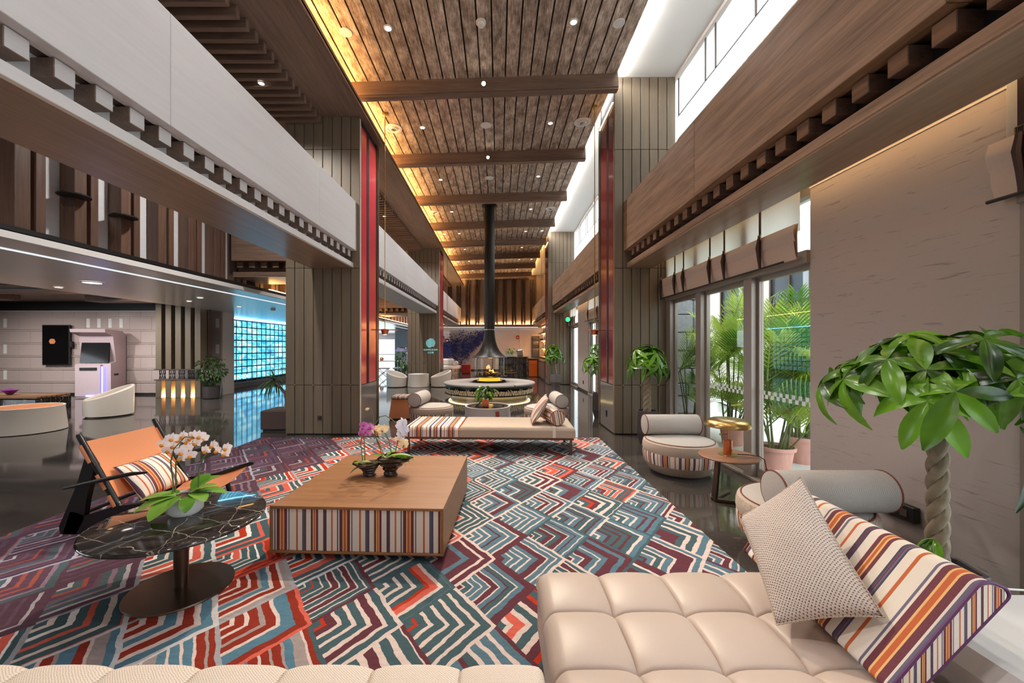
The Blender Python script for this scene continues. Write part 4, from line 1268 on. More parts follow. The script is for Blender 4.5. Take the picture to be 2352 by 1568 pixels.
fp = [(375, 1019), (386, 1034), (382, 1008), (398, 1022), (411, 1008), (430, 1012), (452, 1016), (422, 1000), (447, 999), (466, 1006), (416, 1037), (437, 1045), (417, 1051), (430, 1028), (473, 1033), (490, 1022), (500, 1033), (517, 1041), (521, 1028), (440, 1004), (458, 1000), (396, 1006)]
r5 = random.Random(11)
put_flowers(orc, B0, [W(a, b, 2.55+r5.uniform(-.06, .09)) for a, b in fp], fm, lm)

# ---- orchids in driftwood bowl on the coffee table
B1 = Vector((-1.04, 3.58, .4))
ob = thing('orchid_bowl', 'dark driftwood double bowl of mixed orchids and fern on oak table', 'plant', B1)
def lobe(cx, cy, rb, rx, ry, h, sx, seed):
    def f(u, v):
        a = 2*PI*v; t = u
        prof = [(0, 1.0), (.12, .95), (.28, .9), (.40, 1.15), (.55, 1.7), (.70, 2.0), (.8, 2.45), (.92, 2.75), (1.0, 2.9)]
        z = t
        for (z0, r0), (z1, r1) in zip(prof, prof[1:]):
            if z0 <= z <= z1: q = r0+(r1-r0)*(z-z0)/(z1-z0)
        s = (q-1)/1.9
        R_x = rb*(1-s)+rx*s; R_y = rb*(1-s)+ry*s
        n = 1+.13*mnoise.noise((math.cos(a)*1.5+seed, math.sin(a)*1.5, z*7))+.07*math.sin(z*26+a*1.0)
        return (cx+sx*s+R_x*n*math.cos(a), cy+R_y*n*math.sin(a), h*z+.012*math.sin(a*2+seed)*z)
    m = MB().grid(f, 26, 40)
    return m
for (a, nm) in (((-.125, 0, .055, .125, .10, .115, -.02, 1.0), 'small_bowl'), ((.065, 0, .058, .155, .115, .165, .045, 4.0), 'large_bowl')):
    o = obj(nm, lobe(*a), M['drift'], ob, True, angle=80)
    cx, cy, rb, rx, ry, h, sx, sd = a
    obj('potting_mix', MB().grid(lambda u, v: (cx+sx+rx*.93*math.sqrt(u)*math.cos(2*PI*v), cy+ry*.93*math.sqrt(u)*math.sin(2*PI*v), h*.93+.02*mnoise.noise((u*5, v*9, sd))), 6, 20), M['soil'], o, True)
def stem3(pts, r=.004):
    obj('flower_stem', MB().tube([W(*q)-B1 for q in pts], r, 6), M['stem'], ob, True)
stem3([(833, 1058, 3.58), (829, 1020, 3.58), (831, 998, 3.57), (840, 985, 3.55)])
stem3([(838, 1058, 3.6), (837, 1015, 3.6), (836, 1000, 3.58), (846, 988, 3.56)])
stem3([(881, 1052, 3.6), (866, 1012, 3.6), (858, 980, 3.6), (857, 950, 3.6), (852, 936, 3.6), (845, 935, 3.6)])
stem3([(886, 1052, 3.6), (862, 1000, 3.59), (861, 975, 3.6), (872, 957, 3.6), (886, 954, 3.6), (900, 963, 3.6), (916, 977, 3.58)])
stem3([(899, 1040, 3.62), (893, 1010, 3.62), (884, 994, 3.62), (876, 990, 3.6)])
stem3([(908, 1038, 3.55), (913, 1015, 3.55), (922, 1014, 3.55)])
obj('bud', MB().lathe([(0, -.024), (.012, -.012), (.013, 0), (.008, .014), (0, .02)], 10), M['petalcream'], ob, True, W(844, 939, 3.6)-B1, (0, R(70), 0))
fk = flower_mesh('flower', .034, M['petalpink']); lk = lip_mesh('lip', .03, M['lipmag'])
put_flowers(ob, B1, [W(a, b, 3.56+.04*math.sin(a)) for a, b in ((832, 988), (838, 980), (846, 984), (840, 992), (829, 996), (845, 996), (850, 978), (835, 976), (852, 983))], fk, lk)
fc = flower_mesh('flower', .042, M['petalcream']); lc2 = lip_mesh('lip', .036, M['lipmag'])
put_flowers(ob, B1, [W(a, b, 3.58+.04*math.sin(a)) for a, b in ((862, 990), (870, 984), (868, 995), (882, 984), (878, 988), (915, 1010), (926, 1015), (927, 1022))], fc, lc2)
fw_ = flower_mesh('flower', .058, M['petalwhite']); lw2 = lip_mesh('lip', .04, M['petalwhite'])
put_flowers(ob, B1, [W(a, b, 3.56) for a, b in ((925, 973), (930, 989), (923, 998), (921, 980))], fw_, lw2, (.9, -.5, .2), .2)
bl = leaf_mesh('leaf', .26, .075, .35, .12, M['orchleaf'], 8, 'round')
for (x, y, z, az, pit, sc) in ((.02, .0, .16, 160, .35, .75), (-.10, -.02, .12, 190, .25, .8), (-.14, -.05, .11, 205, -.1, .6), (.03, -.02, .16, 15, .35, .95), (.06, .02, .17, 340, .2, .7), (.02, .04, .16, 60, .6, .6), (-.08, -.03, .12, 330, .5, .55)):
    a = R(az); o = link('leaf', bl, ob, (x, y, z), aim((math.cos(a), math.sin(a), pit))); o.scale = (sc,)*3
fern = MB(); r6 = random.Random(4)
for k in range(16):
    a = r6.uniform(-.9, .9); b = Vector((.12, -.02, .165)); Lf = r6.uniform(.10, .2)
    for q in range(12):
        t = q/11; p = b+Vector((math.cos(a)*Lf*t, math.sin(a)*Lf*t*.7, .09*t-.14*t*t))
        for s in (-1, 1):
            w_ = .022*(1-t*.7)
            d1 = Vector((-math.sin(a)*s, math.cos(a)*s, 0))*w_
            fern.add([p, p+d1+Vector((.006, 0, .004)), p+d1*.8+Vector((-.004, 0, -.004))], [(0, 1, 2)])
o = obj('fern', fern, M['leaf2'], ob); o['kind'] = 'stuff'

# ---- side table with brass lamp
TC = Vector((2.33, 4.04, 0))
sd = thing('side_table', 'small round walnut side table with dark angled leg', 'table', TC)
obj('top', MB().lathe([(0, .432), (.25, .432), (.272, .438), (.278, .448), (.272, .457), (0, .459)], 56), M['walnut'], sd, True, angle=50)
obj('leg', MB().bar((-.155, -.02, .015), (-.12, -.02, .432), .028, .075, (0, 1, 0), .004), M['darkbronze'], sd)
obj('foot', MB().bar((-.165, -.03, .018), (.10, -.13, .018), .05, .03, (0, 0, 1), .004).bar((-.165, -.01, .018), (.12, .22, .018), .05, .03, (0, 0, 1), .004), M['darkbronze'], sd)
lm_ = thing('table_lamp', 'brushed brass mushroom lamp with copper stem on side table', 'lamp', TC+Vector((-.01, .0, .459)))
obj('base', MB().lathe([(0, 0), (.083, 0), (.085, .004), (.083, .008), (0, .01)], 36), M['brass'], lm_, True, angle=30)
obj('body', MB().lathe([(.038, .008), (.04, .04), (.042, .05), (.042, .15), (.036, .155), (0, .156)], 28), M['copper'], lm_, True, angle=30)
obj('stem', MB().lathe([(.008, .155), (.008, .30)], 12), M['copper'], lm_, True)
obj('switch', MB().cyl((0, 0, .215), (-.075, -.01, .21), .004, 8).lathe([(0, -.013), (.011, -.006), (.011, .006), (0, .013)], 10, c=(-.08, -.01, .21)), M['brass'], lm_, True)
obj('shade', MB().lathe([(.0, .374), (.09, .372), (.15, .364), (.185, .350), (.205, .328), (.212, .300), (.208, .288), (.204, .29), (.205, .305), (.195, .332), (.17, .35), (.12, .36), (0, .366)], 48), M['brass'], lm_, True, angle=70)
obj('finial', MB().lathe([(0, .388), (.007, .384), (.007, .372), (0, .37)], 10), M['brass'], lm_, True)
obj('bulb', MB().lathe([(0, .30), (.018, .31), (.022, .325), (.014, .345), (0, .35)], 14), M['lamp'], lm_, True)
cd = obj('lamp_cord', MB().tube([TC+Vector(p) for p in ((.07, -.03, .472), (.16, -.06, .475), (.25, -.10, .468), (.285, -.12, .44), (.30, -.13, .33), (.32, -.13, .2), (.36, -.12, .06), (.42, -.08, .008), (.55, .0, .008))], .0045, 6), M['black'], None, True)
tag(cd, 'black lamp cord with inline switch falling off the walnut side table', 'cord')
cbox('switch', (.022, .02, .05), tuple(TC+Vector((.298, -.13, .33))), M['black'], cd, .004)

# ---- round fire bench
FC = Vector((-.30, 12.65, 0))
fb_ = thing('fire_bench', 'round upholstered bench packed with cut logs around the fireplace', 'bench', FC)
obj('plinth', MB().lathe([(0, 0), (1.22, 0), (1.22, .10), (0, .10)], 72), M['stone'], fb_, True, angle=30)
obj('ring_light', MB().lathe([(1.25, .105), (1.29, .105), (1.29, .118), (1.25, .118), (1.25, .105)], 72), M['ringled'], fb_, True)
obj('lower_ring', MB().lathe([(1.0, .12), (1.405, .12), (1.405, .145), (1.0, .145)], 72), M['blackmetal'], fb_, True, angle=30)
obj('log_back', MB().lathe([(1.2, .145), (1.2, .33)], 64), M['void'], fb_, True)
obj('upper_ring', MB().lathe([(1.0, .325), (1.385, .325), (1.385, .395), (1.0, .395)], 72), M['blackmetal'], fb_, True, angle=30)
cp = [(.62, .395), (1.43, .395), (1.445, .42), (1.44, .445), (1.42, .46), (1.35, .468), (.66, .462), (.63, .45), (.62, .43), (.62, .395)]
obj('seat_cushion', MB().lathe(cp, 40, a0=R(-58), a1=R(60)), M['weave_grey'], fb_, True, angle=50)
obj('seat_cushion', MB().lathe(cp, 40, a0=R(61), a1=R(180)), M['weave_grey'], fb_, True, angle=50)
obj('seat_cushion', MB().lathe(cp, 40, a0=R(181), a1=R(301)), M['weave_grey'], fb_, True, angle=50)
r8 = random.Random(2)
mm = MB().lathe([(.037, -.07), (.038, .068)], 9); nfl = len(mm.f)
mm.lathe([(.038, .068), (.02, .070), (0, .070)], 9)
lgm = mm.mesh('log', M['bark2'], False); lgm.materials.append(M['log'])
for p in lgm.polygons:
    if p.index >= nfl: p.material_index = 1
NL = 104
for rowi, (z, off) in enumerate(((.184, 0), (.248, .5), (.303, .05))):
    for i in range(NL):
        if rowi == 2 and (i % 5 > 1): continue
        a = 2*PI*(i+off+r8.uniform(-.12, .12))/NL
        s = r8.uniform(.95, 1.08) if rowi < 2 else r8.uniform(.5, .62)
        if rowi == 0 and math.sin(a) > .9: continue
        o = link('log', lgm, fb_, (1.31*math.cos(a), 1.31*math.sin(a), z+r8.uniform(-.006, .006)))
        o.rotation_euler = Vector((0, 0, 1)).rotation_difference(Vector((math.cos(a), math.sin(a), 0))).to_euler()
        o.scale = (s, s, 1)
fp_ = thing('fireplace', 'hanging black steel fireplace with glass drum, flared hood and tall flue', 'fireplace', FC+Vector((.0, 0, .0)))
obj('dish', MB().lathe([(.40, .40), (.60, .40), (.585, .43), (.54, .475), (.50, .50), (.44, .505), (.40, .49)], 56), M['blackmetal'], fp_, True, angle=40)
obj('glowing_pedestal', MB().lathe([(0, .46), (.43, .47), (.40, .49), (.33, .505), (.33, .575), (.345, .60), (.33, .61)], 48), M['goldglow'], fp_, True)
obj('tray', MB().lathe([(0, .60), (.40, .60), (.56, .628), (.565, .64), (.55, .645), (.40, .635), (0, .635)], 56), M['blackmetal'], fp_, True, angle=40)
obj('glass_drum', MB().lathe([(.485, .64), (.485, 1.225)], 56), M['glass'], fp_, True)
for a in (220, 330, 80):
    a = R(a); c, s = .50*math.cos(a), .50*math.sin(a)
    obj('support', MB().tube([(c, s, .64), (c, s, 1.16), (c*.85, s*.85, 1.24)], .014, 8), M['blackmetal'], fp_, True)
obj('hood', MB().lathe([(.52, 1.215), (.575, 1.225), (.575, 1.235), (.50, 1.265), (.41, 1.33), (.32, 1.44), (.25, 1.58), (.205, 1.74), (.175, 1.92), (.165, 2.08), (.165, 2.10)], 56), M['blackmetal'], fp_, True, angle=50)
obj('collar', MB().lathe([(.168, 2.09), (.170, 2.10), (.168, 2.115)], 40), M['steel'], fp_, True)
obj('flue', MB().lathe([(.165, 2.10), (.165, 6.06)], 40), M['blackmetal'], fp_, True)
obj('ceiling_flange', MB().lathe([(.165, 5.97), (.25, 6.0), (.25, 6.03)], 40), M['blackmetal'], fp_, True)
em = MB(); r9 = random.Random(8)
for k in range(70):
    a = r9.uniform(0, 6.28); rr_ = .36*math.sqrt(r9.random()); h = .05+.11*max(0, 1-rr_/.36)
    em.box((rr_*math.cos(a), rr_*math.sin(a)*.8, .635+r9.uniform(.01, h)), (r9.uniform(.04, .09),)*3, Matrix.Rotation(r9.uniform(0, 3), 3, (.5, .6, .6)), .008)
o = obj('coals', em, M['bark2'], fp_); o['kind'] = 'stuff'
fl_ = MB()
for k in range(9):
    x = r9.uniform(-.1, .1)+.05; h = r9.uniform(.06, .16)
    fl_.lathe([(.0, 0), (.028, .02), (.024, .05), (.012, h*.75), (0, h)], 8, c=(x, r9.uniform(-.12, .04), .72))
obj('flame', fl_, M['fire'], fp_, True)
light('POINT', FC+Vector((.05, -.05, .86)), 12, (1, .5, .15), .08, name='fire_light')
light('POINT', FC+Vector((0, 0, .53)), .01, (1, .6, .1), .1, name='fire_glow')
# ================================================================== PLANTS
def braided(parent, h, r, z0, turns, lean=(0, 0)):
    for k in range(3):
        pts = []; rad = []
        n = 44
        for i in range(n+1):
            t = i/n; a = 2*PI*(k/3)+2*PI*turns*t
            pts.append((lean[0]*t+r*.52*math.cos(a), lean[1]*t+r*.52*math.sin(a), z0+h*t)); rad.append(r*.62*(1.08-.2*t))
        obj('trunk_strand', MB().tube(pts, rad, 9), M['bark'], parent, True)

def hexpot(parent, r, h, mat):
    prof = [(r*.72, 0), (r*.74, .02), (r, h*.34), (r*.94, h*.96), (r*.92, h), (r*.80, h), (r*.78, h*.92), (0, h*.90)]
    obj('pot', MB().lathe(prof, 6, a0=R(15), a1=R(375)), mat, parent)
    obj('soil', MB().lathe([(0, h*.915), (r*.79, h*.905)], 12), M['soil'], parent)

def money_tree(name, label, loc, trunk_h, pot_h, pot_r, tr, crown_r, crown_z, crown_h, nclus, leafL, each, seed, lean=(0, 0), turns=2.2, potmat=None, extra=(), leafW=.36):
    rr = random.Random(seed)
    t = thing(name, label, 'plant', loc)
    hexpot(t, pot_r, pot_h, potmat or M['potdark'])
    braided(t, trunk_h-pot_h*.9, tr, pot_h*.9, turns, lean)
    top = Vector((lean[0], lean[1], trunk_h))
    lms = [leaf_mesh('leaf', leafL, leafL*leafW, d, .16, M['leaf'], 7, 'ob') for d in (.3, .55, .85)]
    if not each:
        cm = []
        for v in range(3):
            m = MB(); nl = 6
            for i in range(nl):
                a = 2*PI*i/nl+rr.uniform(-.2, .2); pit = -.05-.14*v
                sub = MB()
                L = leafL*rr.uniform(.8, 1.1)
                dr = .34
                def f(u, w_, L=L, a=a, pit=pit):
                    wv = math.sin(PI*min(1, u**.8*.97+.015))**.8*(.55+.6*u)
                    y = (w_-.5)*L*leafW*wv; x = L*u; z = pit*L*u-dr*L*u*u+abs(w_-.5)*2*L*leafW*.15*wv
                    return (x*math.cos(a)-y*math.sin(a), x*math.sin(a)+y*math.cos(a), z)
                m.grid(f, 5, 2)
            cm.append(m.mesh('leaf_cluster', M['leaf'], True, 80, False))
    st_ = MB()
    for k in range(nclus):
        # dome of clusters
        az = 2.399963*k+rr.uniform(-.3, .3); q = (k+.5)/nclus
        rad = crown_r*math.sqrt(q)*rr.uniform(.8, 1.0)
        z = crown_z+crown_h*(1-q**1.5)*rr.uniform(.55, 1.0)
        c = Vector((lean[0]+rad*math.cos(az), lean[1]+rad*math.sin(az), z))
        mid = top.lerp(c, .5)+Vector((0, 0, .10*crown_h+.02))
        st_.tube([top, mid, c], [.006*crown_r/.5+.003, .004*crown_r/.5+.002, .0025], 5)
        out = Vector((math.cos(az)*(.25+1.0*q), math.sin(az)*(.25+1.0*q), .95-.35*q)).normalized()
        if each:
            nl = rr.choice((5, 6, 6))
            u = out.cross(Vector((0, 0, 1)))
            u = u.normalized() if u.length > .05 else Vector((1, 0, 0)); v = out.cross(u)
            for i in range(nl):
                a = 2*PI*i/nl+rr.uniform(-.2, .2)
                d = u*math.cos(a)+v*math.sin(a)+out*rr.uniform(-.25, .05)
                o = link('leaf', rr.choice(lms), t, c, aim(d, out, rr.uniform(-.3, .3)))
                s = rr.uniform(.72, 1.1); o.scale = (s, s, s)
        else:
            o = link('leaf_cluster', rr.choice(cm), t, c)
            o.rotation_euler = Vector((0, 0, 1)).rotation_difference(out).to_euler()
            o.rotation_euler.rotate_axis('Z', rr.uniform(0, 6))
            s = rr.uniform(.8, 1.15); o.scale = (s,)*3
    obj('petiole', st_, M['stem'], t, True)
    for (p, az, n, s) in extra:
        for i in range(n):
            a = az+(i-(n-1)/2)*.55
            o = link('leaf', lms[2], t, p, aim((math.cos(a), math.sin(a), -.2 if n > 1 else -1.0))); o.scale = (s,)*3
    return t
money_tree('braided_tree', 'large braided money tree by the streaked wall at the right edge', (2.29, 2.08, 0), 1.19, .42, .19, .042, .56, 1.30, .36, 48, .265, True, 21, turns=3.0,
           extra=((Vector((-.05, -.03, .56)), R(190), 4, .45), (Vector((-.12, -.42, 1.22)), R(268), 1, 1.2), (Vector((.08, -.35, 1.2)), R(268), 1, 1.25)), leafW=.37)
money_tree('braided_tree', 'braided money tree in dark pot behind the lamp chair', (2.40, 6.45, 0), 1.12, .53, .19, .055, .36, 1.20, .40, 27, .25, False, 5, turns=2.4, leafW=.30)
money_tree('braided_tree', 'braided tree half hidden behind the right red column', (2.22, 8.75, 0), 1.20, .55, .19, .055, .42, 1.12, .55, 30, .26, False, 8, turns=2.2, leafW=.30)
money_tree('braided_tree', 'small braided tree in pale faceted pot near the far right column', (2.27, 15.9, 0), 1.05, .48, .24, .055, .42, 1.10, .56, 28, .30, False, 9, turns=2.0, lean=(-.08, 0), potmat=M['stone'], leafW=.30)

# ---- areca palms outside
def frond_mesh(L, droop, seed, wid=.33):
    rr = random.Random(seed); m = MB(); n = 18
    def P(t): return Vector((L*t*(1-.22*droop*t), 0, .0-droop*L*t*t*.75))
    m.tube([P(i/8) for i in range(9)], [.007*(1-.8*i/8)+.0015 for i in range(9)], 5)
    for i in range(n):
        t = .16+.83*i/(n-1); p = P(t); l = wid*(.55+.8*math.sin(PI*min(1, t*.95)))*rr.uniform(.88, 1.08)
        ang = 1.05-.55*t
        for s in (-1, 1):
            d = Vector((math.cos(ang), s*math.sin(ang), .28-.15*t)); w = Vector((-math.sin(ang)*.0, 0, 0))
            perp = Vector((0, 0, 1)).cross(d).normalized()*.0105
            a = p+d*l*.35; b = p+d*l*.75+Vector((0, 0, -.05*l)); c = p+d*l+Vector((0, 0, -.22*l))
            m.add([p-perp*.4, p+perp*.4, a-perp, a+perp, b-perp*.8, b+perp*.8, c], [(0, 1, 3, 2), (2, 3, 5, 4), (4, 5, 6)])
    return m.mesh('frond', M['palm'], True, 80, False)
FR = [frond_mesh(1.05, .45, 1), frond_mesh(.9, .8, 2), frond_mesh(1.2, .3, 3, .3)]
def areca(label, loc, pr, ph, height, nst, seed, sc=1.0):
    rr = random.Random(seed)
    t = thing('areca_palm', label, 'palm', loc)
    obj('pot', MB().lathe([(pr*.74, 0), (pr*.95, ph*.86), (pr*1.06, ph*.87), (pr*1.08, ph), (pr*.97, ph), (pr*.94, ph*.9), (0, ph*.9)], 32), M['terra'], t, True, angle=30)
    obj('soil', MB().lathe([(0, ph*.915), (pr*.94, ph*.905)], 20), M['soil'], t)
    for k in range(nst):
        a = rr.uniform(0, 6.28); r0 = pr*.7*math.sqrt(rr.random()); h = height*rr.uniform(.22, .72)
        b = Vector((r0*math.cos(a), r0*math.sin(a), ph*.9)); tp = b+Vector((math.cos(a)*.18*rr.random(), math.sin(a)*.18*rr.random(), h-ph*.9))
        obj('stem', MB().tube([b, b.lerp(tp, .5)+Vector((.01, .01, 0)), tp], [.013, .011, .008], 6), M['stem'], t, True)
        for q in range(rr.choice((3, 4))):
            for _ in range(60):
                az = rr.uniform(0, 6.28); el = rr.uniform(.45, 1.35); s = sc*rr.uniform(.65, 1.05)
                ex = loc[0]+tp.x+s*.95*math.cos(az)*math.cos(el)-s*.22*abs(math.sin(az)); ey = loc[1]+tp.y+s*.95*math.sin(az)*math.cos(el)+s*.22*abs(math.cos(az))
                if ex > 3.36 and ey < 7.6: break
            else: continue
            o = link('frond', rr.choice(FR), t, tp, aim((math.cos(az)*math.cos(el), math.sin(az)*math.cos(el), math.sin(el)), (0, 0, 1)))
            o.scale = (s,)*3
    return t
areca('potted areca palm in terracotta pot behind the nearest wide pane', (3.46, 4.98, -.02), .20, .34, 2.2, 13, 31)
areca('potted areca palm in a paler pot just behind the nearest one, by the wall edge', (4.15, 5.45, -.02), .22, .36, 2.4, 12, 32)
areca('potted areca palm behind the middle pane, next to the door post', (3.78, 6.45, -.02), .20, .36, 2.2, 12, 33)
areca('potted areca palm in front of the rough stone pier', (3.62, 7.45, -.02), .18, .3, 1.8, 8, 34, .85)

def leafball(parent, c, rx, rz, n, lm, seed, down=.2):
    rr = random.Random(seed)
    for i in range(n):
        while True:
            p = Vector((rr.uniform(-1, 1), rr.uniform(-1, 1), rr.uniform(-1, 1)))
            if .45 < p.length < 1: break
        o = link('leaf', lm, parent, Vector(c)+Vector((p.x*rx, p.y*rx, p.z*rz)), aim(Vector((p.x, p.y, p.z*.5-down))+Vector((rr.uniform(-.4, .4), rr.uniform(-.4, .4), 0)), (0, 0, 1), rr.uniform(-.5, .5)))
        s = rr.uniform(.7, 1.2); o.scale = (s,)*3
shr = thing('bushy_shrub', 'dense round green shrub in a dark tub beside the fluted divider', 'plant', (-8.72, 12.1, 0))
obj('pot', MB().lathe([(.20, 0), (.225, .02), (.235, .34), (.235, .37), (.21, .37), (.2, .33), (0, .33)], 28), M['potdark'], shr, True, angle=30)
obj('soil', MB().lathe([(0, .34), (.205, .335)], 16), M['soil'], shr)
for k in range(6):
    a = k*1.05
    obj('stem', MB().tube([(.05*math.cos(a), .05*math.sin(a), .33), (.2*math.cos(a), .2*math.sin(a), .8), (.25*math.cos(a), .25*math.sin(a), 1.15)], [.014, .01, .005], 5), M['bark'], shr, True)
leafball(shr, (0, 0, .86), .38, .44, 299, leaf_mesh('leaf', .13, .07, .5, .15, M['leafdark'], 4), 3)

dr = thing('dragon_tree', 'spiky dragon tree in a square brown planter beside left column', 'plant', (-4.12, 7.62, 0))
pm_ = MB().box((0, 0, .20), (.56, .56, .34), None, .01); obj('planter', pm_, M['potbrown'], dr)
obj('planter_foot', MB().box((0, 0, .015), (.5, .5, .03)), M['black'], dr)
obj('soil', MB().box((0, 0, .372), (.5, .5, .01)), M['soil'], dr)
tops = []
for (pts, r0) in ((((0.05, 0, .36), (.06, 0, .55), (.02, .0, .70)), .04), (((.02, 0, .68), (-.10, 0, .82), (-.15, -.05, .90)), .028), (((.03, 0, .66), (.10, .02, .82), (.13, .04, 1.02)), .028), (((.03, 0, .66), (.16, .02, .75), (.26, .04, .88)), .026)):
    obj('trunk', MB().tube(pts, [r0, r0*.85, r0*.7], 9), M['bark'], dr, True); tops.append(pts[-1])
sp_ = leaf_mesh('leaf', .42, .032, .75, .2, M['leafdark'], 8, 'strap')
r7 = random.Random(6)
for tpt, n in zip(tops[1:], (46, 60, 50)):
    for i in range(n):
        az = r7.uniform(0, 6.28); el = r7.uniform(-.3, 1.3)
        if tpt[0]+.46*math.cos(az)*math.cos(el) > .16: continue
        o = link('leaf', sp_, dr, tpt, aim((math.cos(az)*math.cos(el), math.sin(az)*math.cos(el), math.sin(el)), (0, 0, 1))); s = r7.uniform(.6, 1.05); o.scale = (s,)*3

# small plant in copper cube on the drum table
cp_ = thing('table_plant', 'small green plant in copper cube pot on the grey drum table', 'plant', (-.26, 7.72, .405))
cbox('pot', (.13, .13, .13), (0, 0, .07), M['copper'], cp_, .004)
leafball(cp_, (0, 0, .27), .17, .14, 80, leaf_mesh('leaf', .11, .05, .7, .15, M['leaf'], 4), 12)
kn = obj('taper', MB().tube([(-.45, 7.58, .41), (-.40, 7.58, .46), (-.33, 7.57, .53)], .012, 6), M['darkbronze'], None, True); tag(kn, 'dark slanted wand standing on the grey drum table', 'ornament')

# ================================================================== PENDANTS, LAMPS IN THE CEILING
def pendant(label, x, y, z, r):
    p = thing('pendant_lamp', label, 'pendant lamp', (x, y, z), 0, 'slim brass disc pendants')
    obj('rod', MB().cyl((0, 0, .03), (0, 0, ceil_z(x)-z-.01), .008, 8), M['brass'], p, True)
    obj('rose', MB().lathe([(0, ceil_z(x)-z-.05), (.05, ceil_z(x)-z-.045), (.055, ceil_z(x)-z-.012), (0, ceil_z(x)-z-.01)], 20), M['brass'], p, True)
    obj('disc', MB().lathe([(0, .03), (r, .012), (r, .004), (0, .0)], 40), M['copper'], p, True, angle=25)
    obj('cup', MB().lathe([(.075, 0), (.05, -.075), (0, -.075)], 20), M['copper'], p, True, angle=30)
    obj('bulb', MB().lathe([(0, -.076), (.04, -.078), (0, -.085)], 14), M['lamp'], p, True)
    return p
pendant('brass disc pendant hanging beside the near left red column', -2.18, 7.62, 1.87, .255)
pendant('brass disc pendant hanging beside the near right red column', 1.83, 7.62, 1.86, .20)
pendant('brass disc pendant hanging beside the far left column', -2.22, 17.1, 1.90, .22)
pendant('brass disc pendant hanging beside the far right column', 1.82, 17.1, 1.90, .20)
for (sx, y, nm) in ((-1, 7.62, 'near left'), (1, 7.62, 'near right')):
    pass

lens_m = {}
def downlight(x, y, r, kind):
    nm = {'small': ('recessed_light', 'small recessed light in the plank ceiling', 'recessed light', 'small recessed lights in the plank ceiling'),
          'mid': ('ceiling_speaker', 'white round grille in the plank ceiling', 'speaker', 'round grilles in the plank ceiling'),
          'big': ('ring_light', 'large stepped ring light in the plank ceiling', 'ceiling light', 'large ring lights in the plank ceiling')}[kind]
    nth = 'first second third fourth fifth sixth seventh eighth'.split()[max(0, min(7, round((y-5.6)/2.53)))]
    sd_ = 'near its left edge' if x < -2 else 'left of its middle' if x < -.5 else 'on its middle line' if x < .5 else 'right of its middle' if x < 1.5 else 'near its right edge'
    t = thing(nm[0], nm[1]+', %s, %s bay' % (sd_, nth), nm[2], (x, y, ceil_z(x)-.013), 0, nm[3]); t.rotation_euler = (0, -TILT, 0)
    if kind == 'big':
        obj('rim', MB().lathe([(r, 0), (r, -.012), (r*.72, -.02), (r*.66, -.005), (r*.5, -.005), (r*.45, -.03), (r*.3, -.035)], 32), M['white'], t, True, angle=25)
        obj('lens', MB().lathe([(0, -.036), (r*.32, -.034)], 20), M['steel'], t)
    elif kind == 'mid':
        obj('rim', MB().lathe([(r, 0), (r*.97, -.012), (r*.75, -.012), (r*.72, -.006)], 28), M['white'], t, True, angle=25)
        obj('grille', MB().lathe([(0, -.012), (r*.73, -.007)], 20), M['white'], t)
    else:
        obj('rim', MB().lathe([(r, 0), (r, -.01), (r*.75, -.012)], 20), M['white'], t, True, angle=25)
        obj('lens', MB().lathe([(0, -.011), (r*.76, -.011)], 16), M['lamp'], t)
for k in range(8):
    y = 5.6+2.53*k
    for x in (-1.56, 1.05): downlight(x, y, .06, 'small')
    if k in (1, 3, 5, 7):
        for x in (-2.15, 1.70): downlight(x, y, .17, 'big')
    elif k == 0:
        for x in (-2.17, 1.70): downlight(x, y+.05, .085, 'mid')
    if k in (1, 2): downlight(-.26, y, .115, 'mid')
    if k in (4, 6):
        for x in (-2.15, 1.7): downlight(x, y, .07, 'small')
for (x, y, lb_) in ((-.25, 5.55, 'white smoke detector in the plank ceiling nearest the camera'), (-.33, 12.0, 'small white detector on the ceiling in front of the flue')):
    sdt = thing('smoke_detector', lb_, 'detector', (x, y, ceil_z(x)-.012))
    obj('base', MB().lathe([(0, 0), (.07, 0), (.07, -.025), (0, -.025)], 24), M['white'], sdt, True, angle=30)
    obj('sensor', MB().lathe([(.05, -.025), (.05, -.05), (.042, -.065), (0, -.07)], 24), M['white'], sdt, True, angle=30)
sdl = thing('smoke_detector', 'white detector under the blue lit low ceiling', 'detector', (-6.75, 11.9, 2.695))
obj('base', MB().lathe([(0, 0), (.07, 0), (.07, -.025), (.05, -.05), (0, -.06)], 24), M['white'], sdl, True, angle=30)
for i, (x, y, r, lb_) in enumerate(((-7.2, 7.05, .16, 'large round light in the low white ceiling'), (-8.4, 7.6, .07, 'small round light in the low white ceiling, left of the large one'), (-6.9, 9.2, .07, 'small round light in the low white ceiling over the fluted divider'), (-7.7, 9.9, .06, 'small round light in the low white ceiling, farther in'), (-7.3, 11.2, .07, 'small round light in the low white ceiling nearest the screen wall'))):
    t = thing('recessed_light', lb_, 'recessed light', (x, y, 2.698))
    obj('rim', MB().lathe([(r, 0), (r, -.012), (r*.8, -.014)], 24), M['white'], t, True, angle=25)
    obj('lens', MB().lathe([(0, -.012), (r*.82, -.012)], 20), M['lamp'], t)
for (x, y, lb_) in ((-3.55, 5.95, 'small round light between the dark soffit slats'), (-3.45, 12.0, 'small round light between the farther dark soffit slats')):
    t = thing('recessed_light', lb_, 'recessed light', (x, y, 5.495))
    obj('rim', MB().lathe([(.05, 0), (.05, -.01), (.04, -.012)], 20), M['white'], t, True, angle=25)
    obj('lens', MB().lathe([(0, -.011), (.041, -.011)], 16), M['lamp'], t)

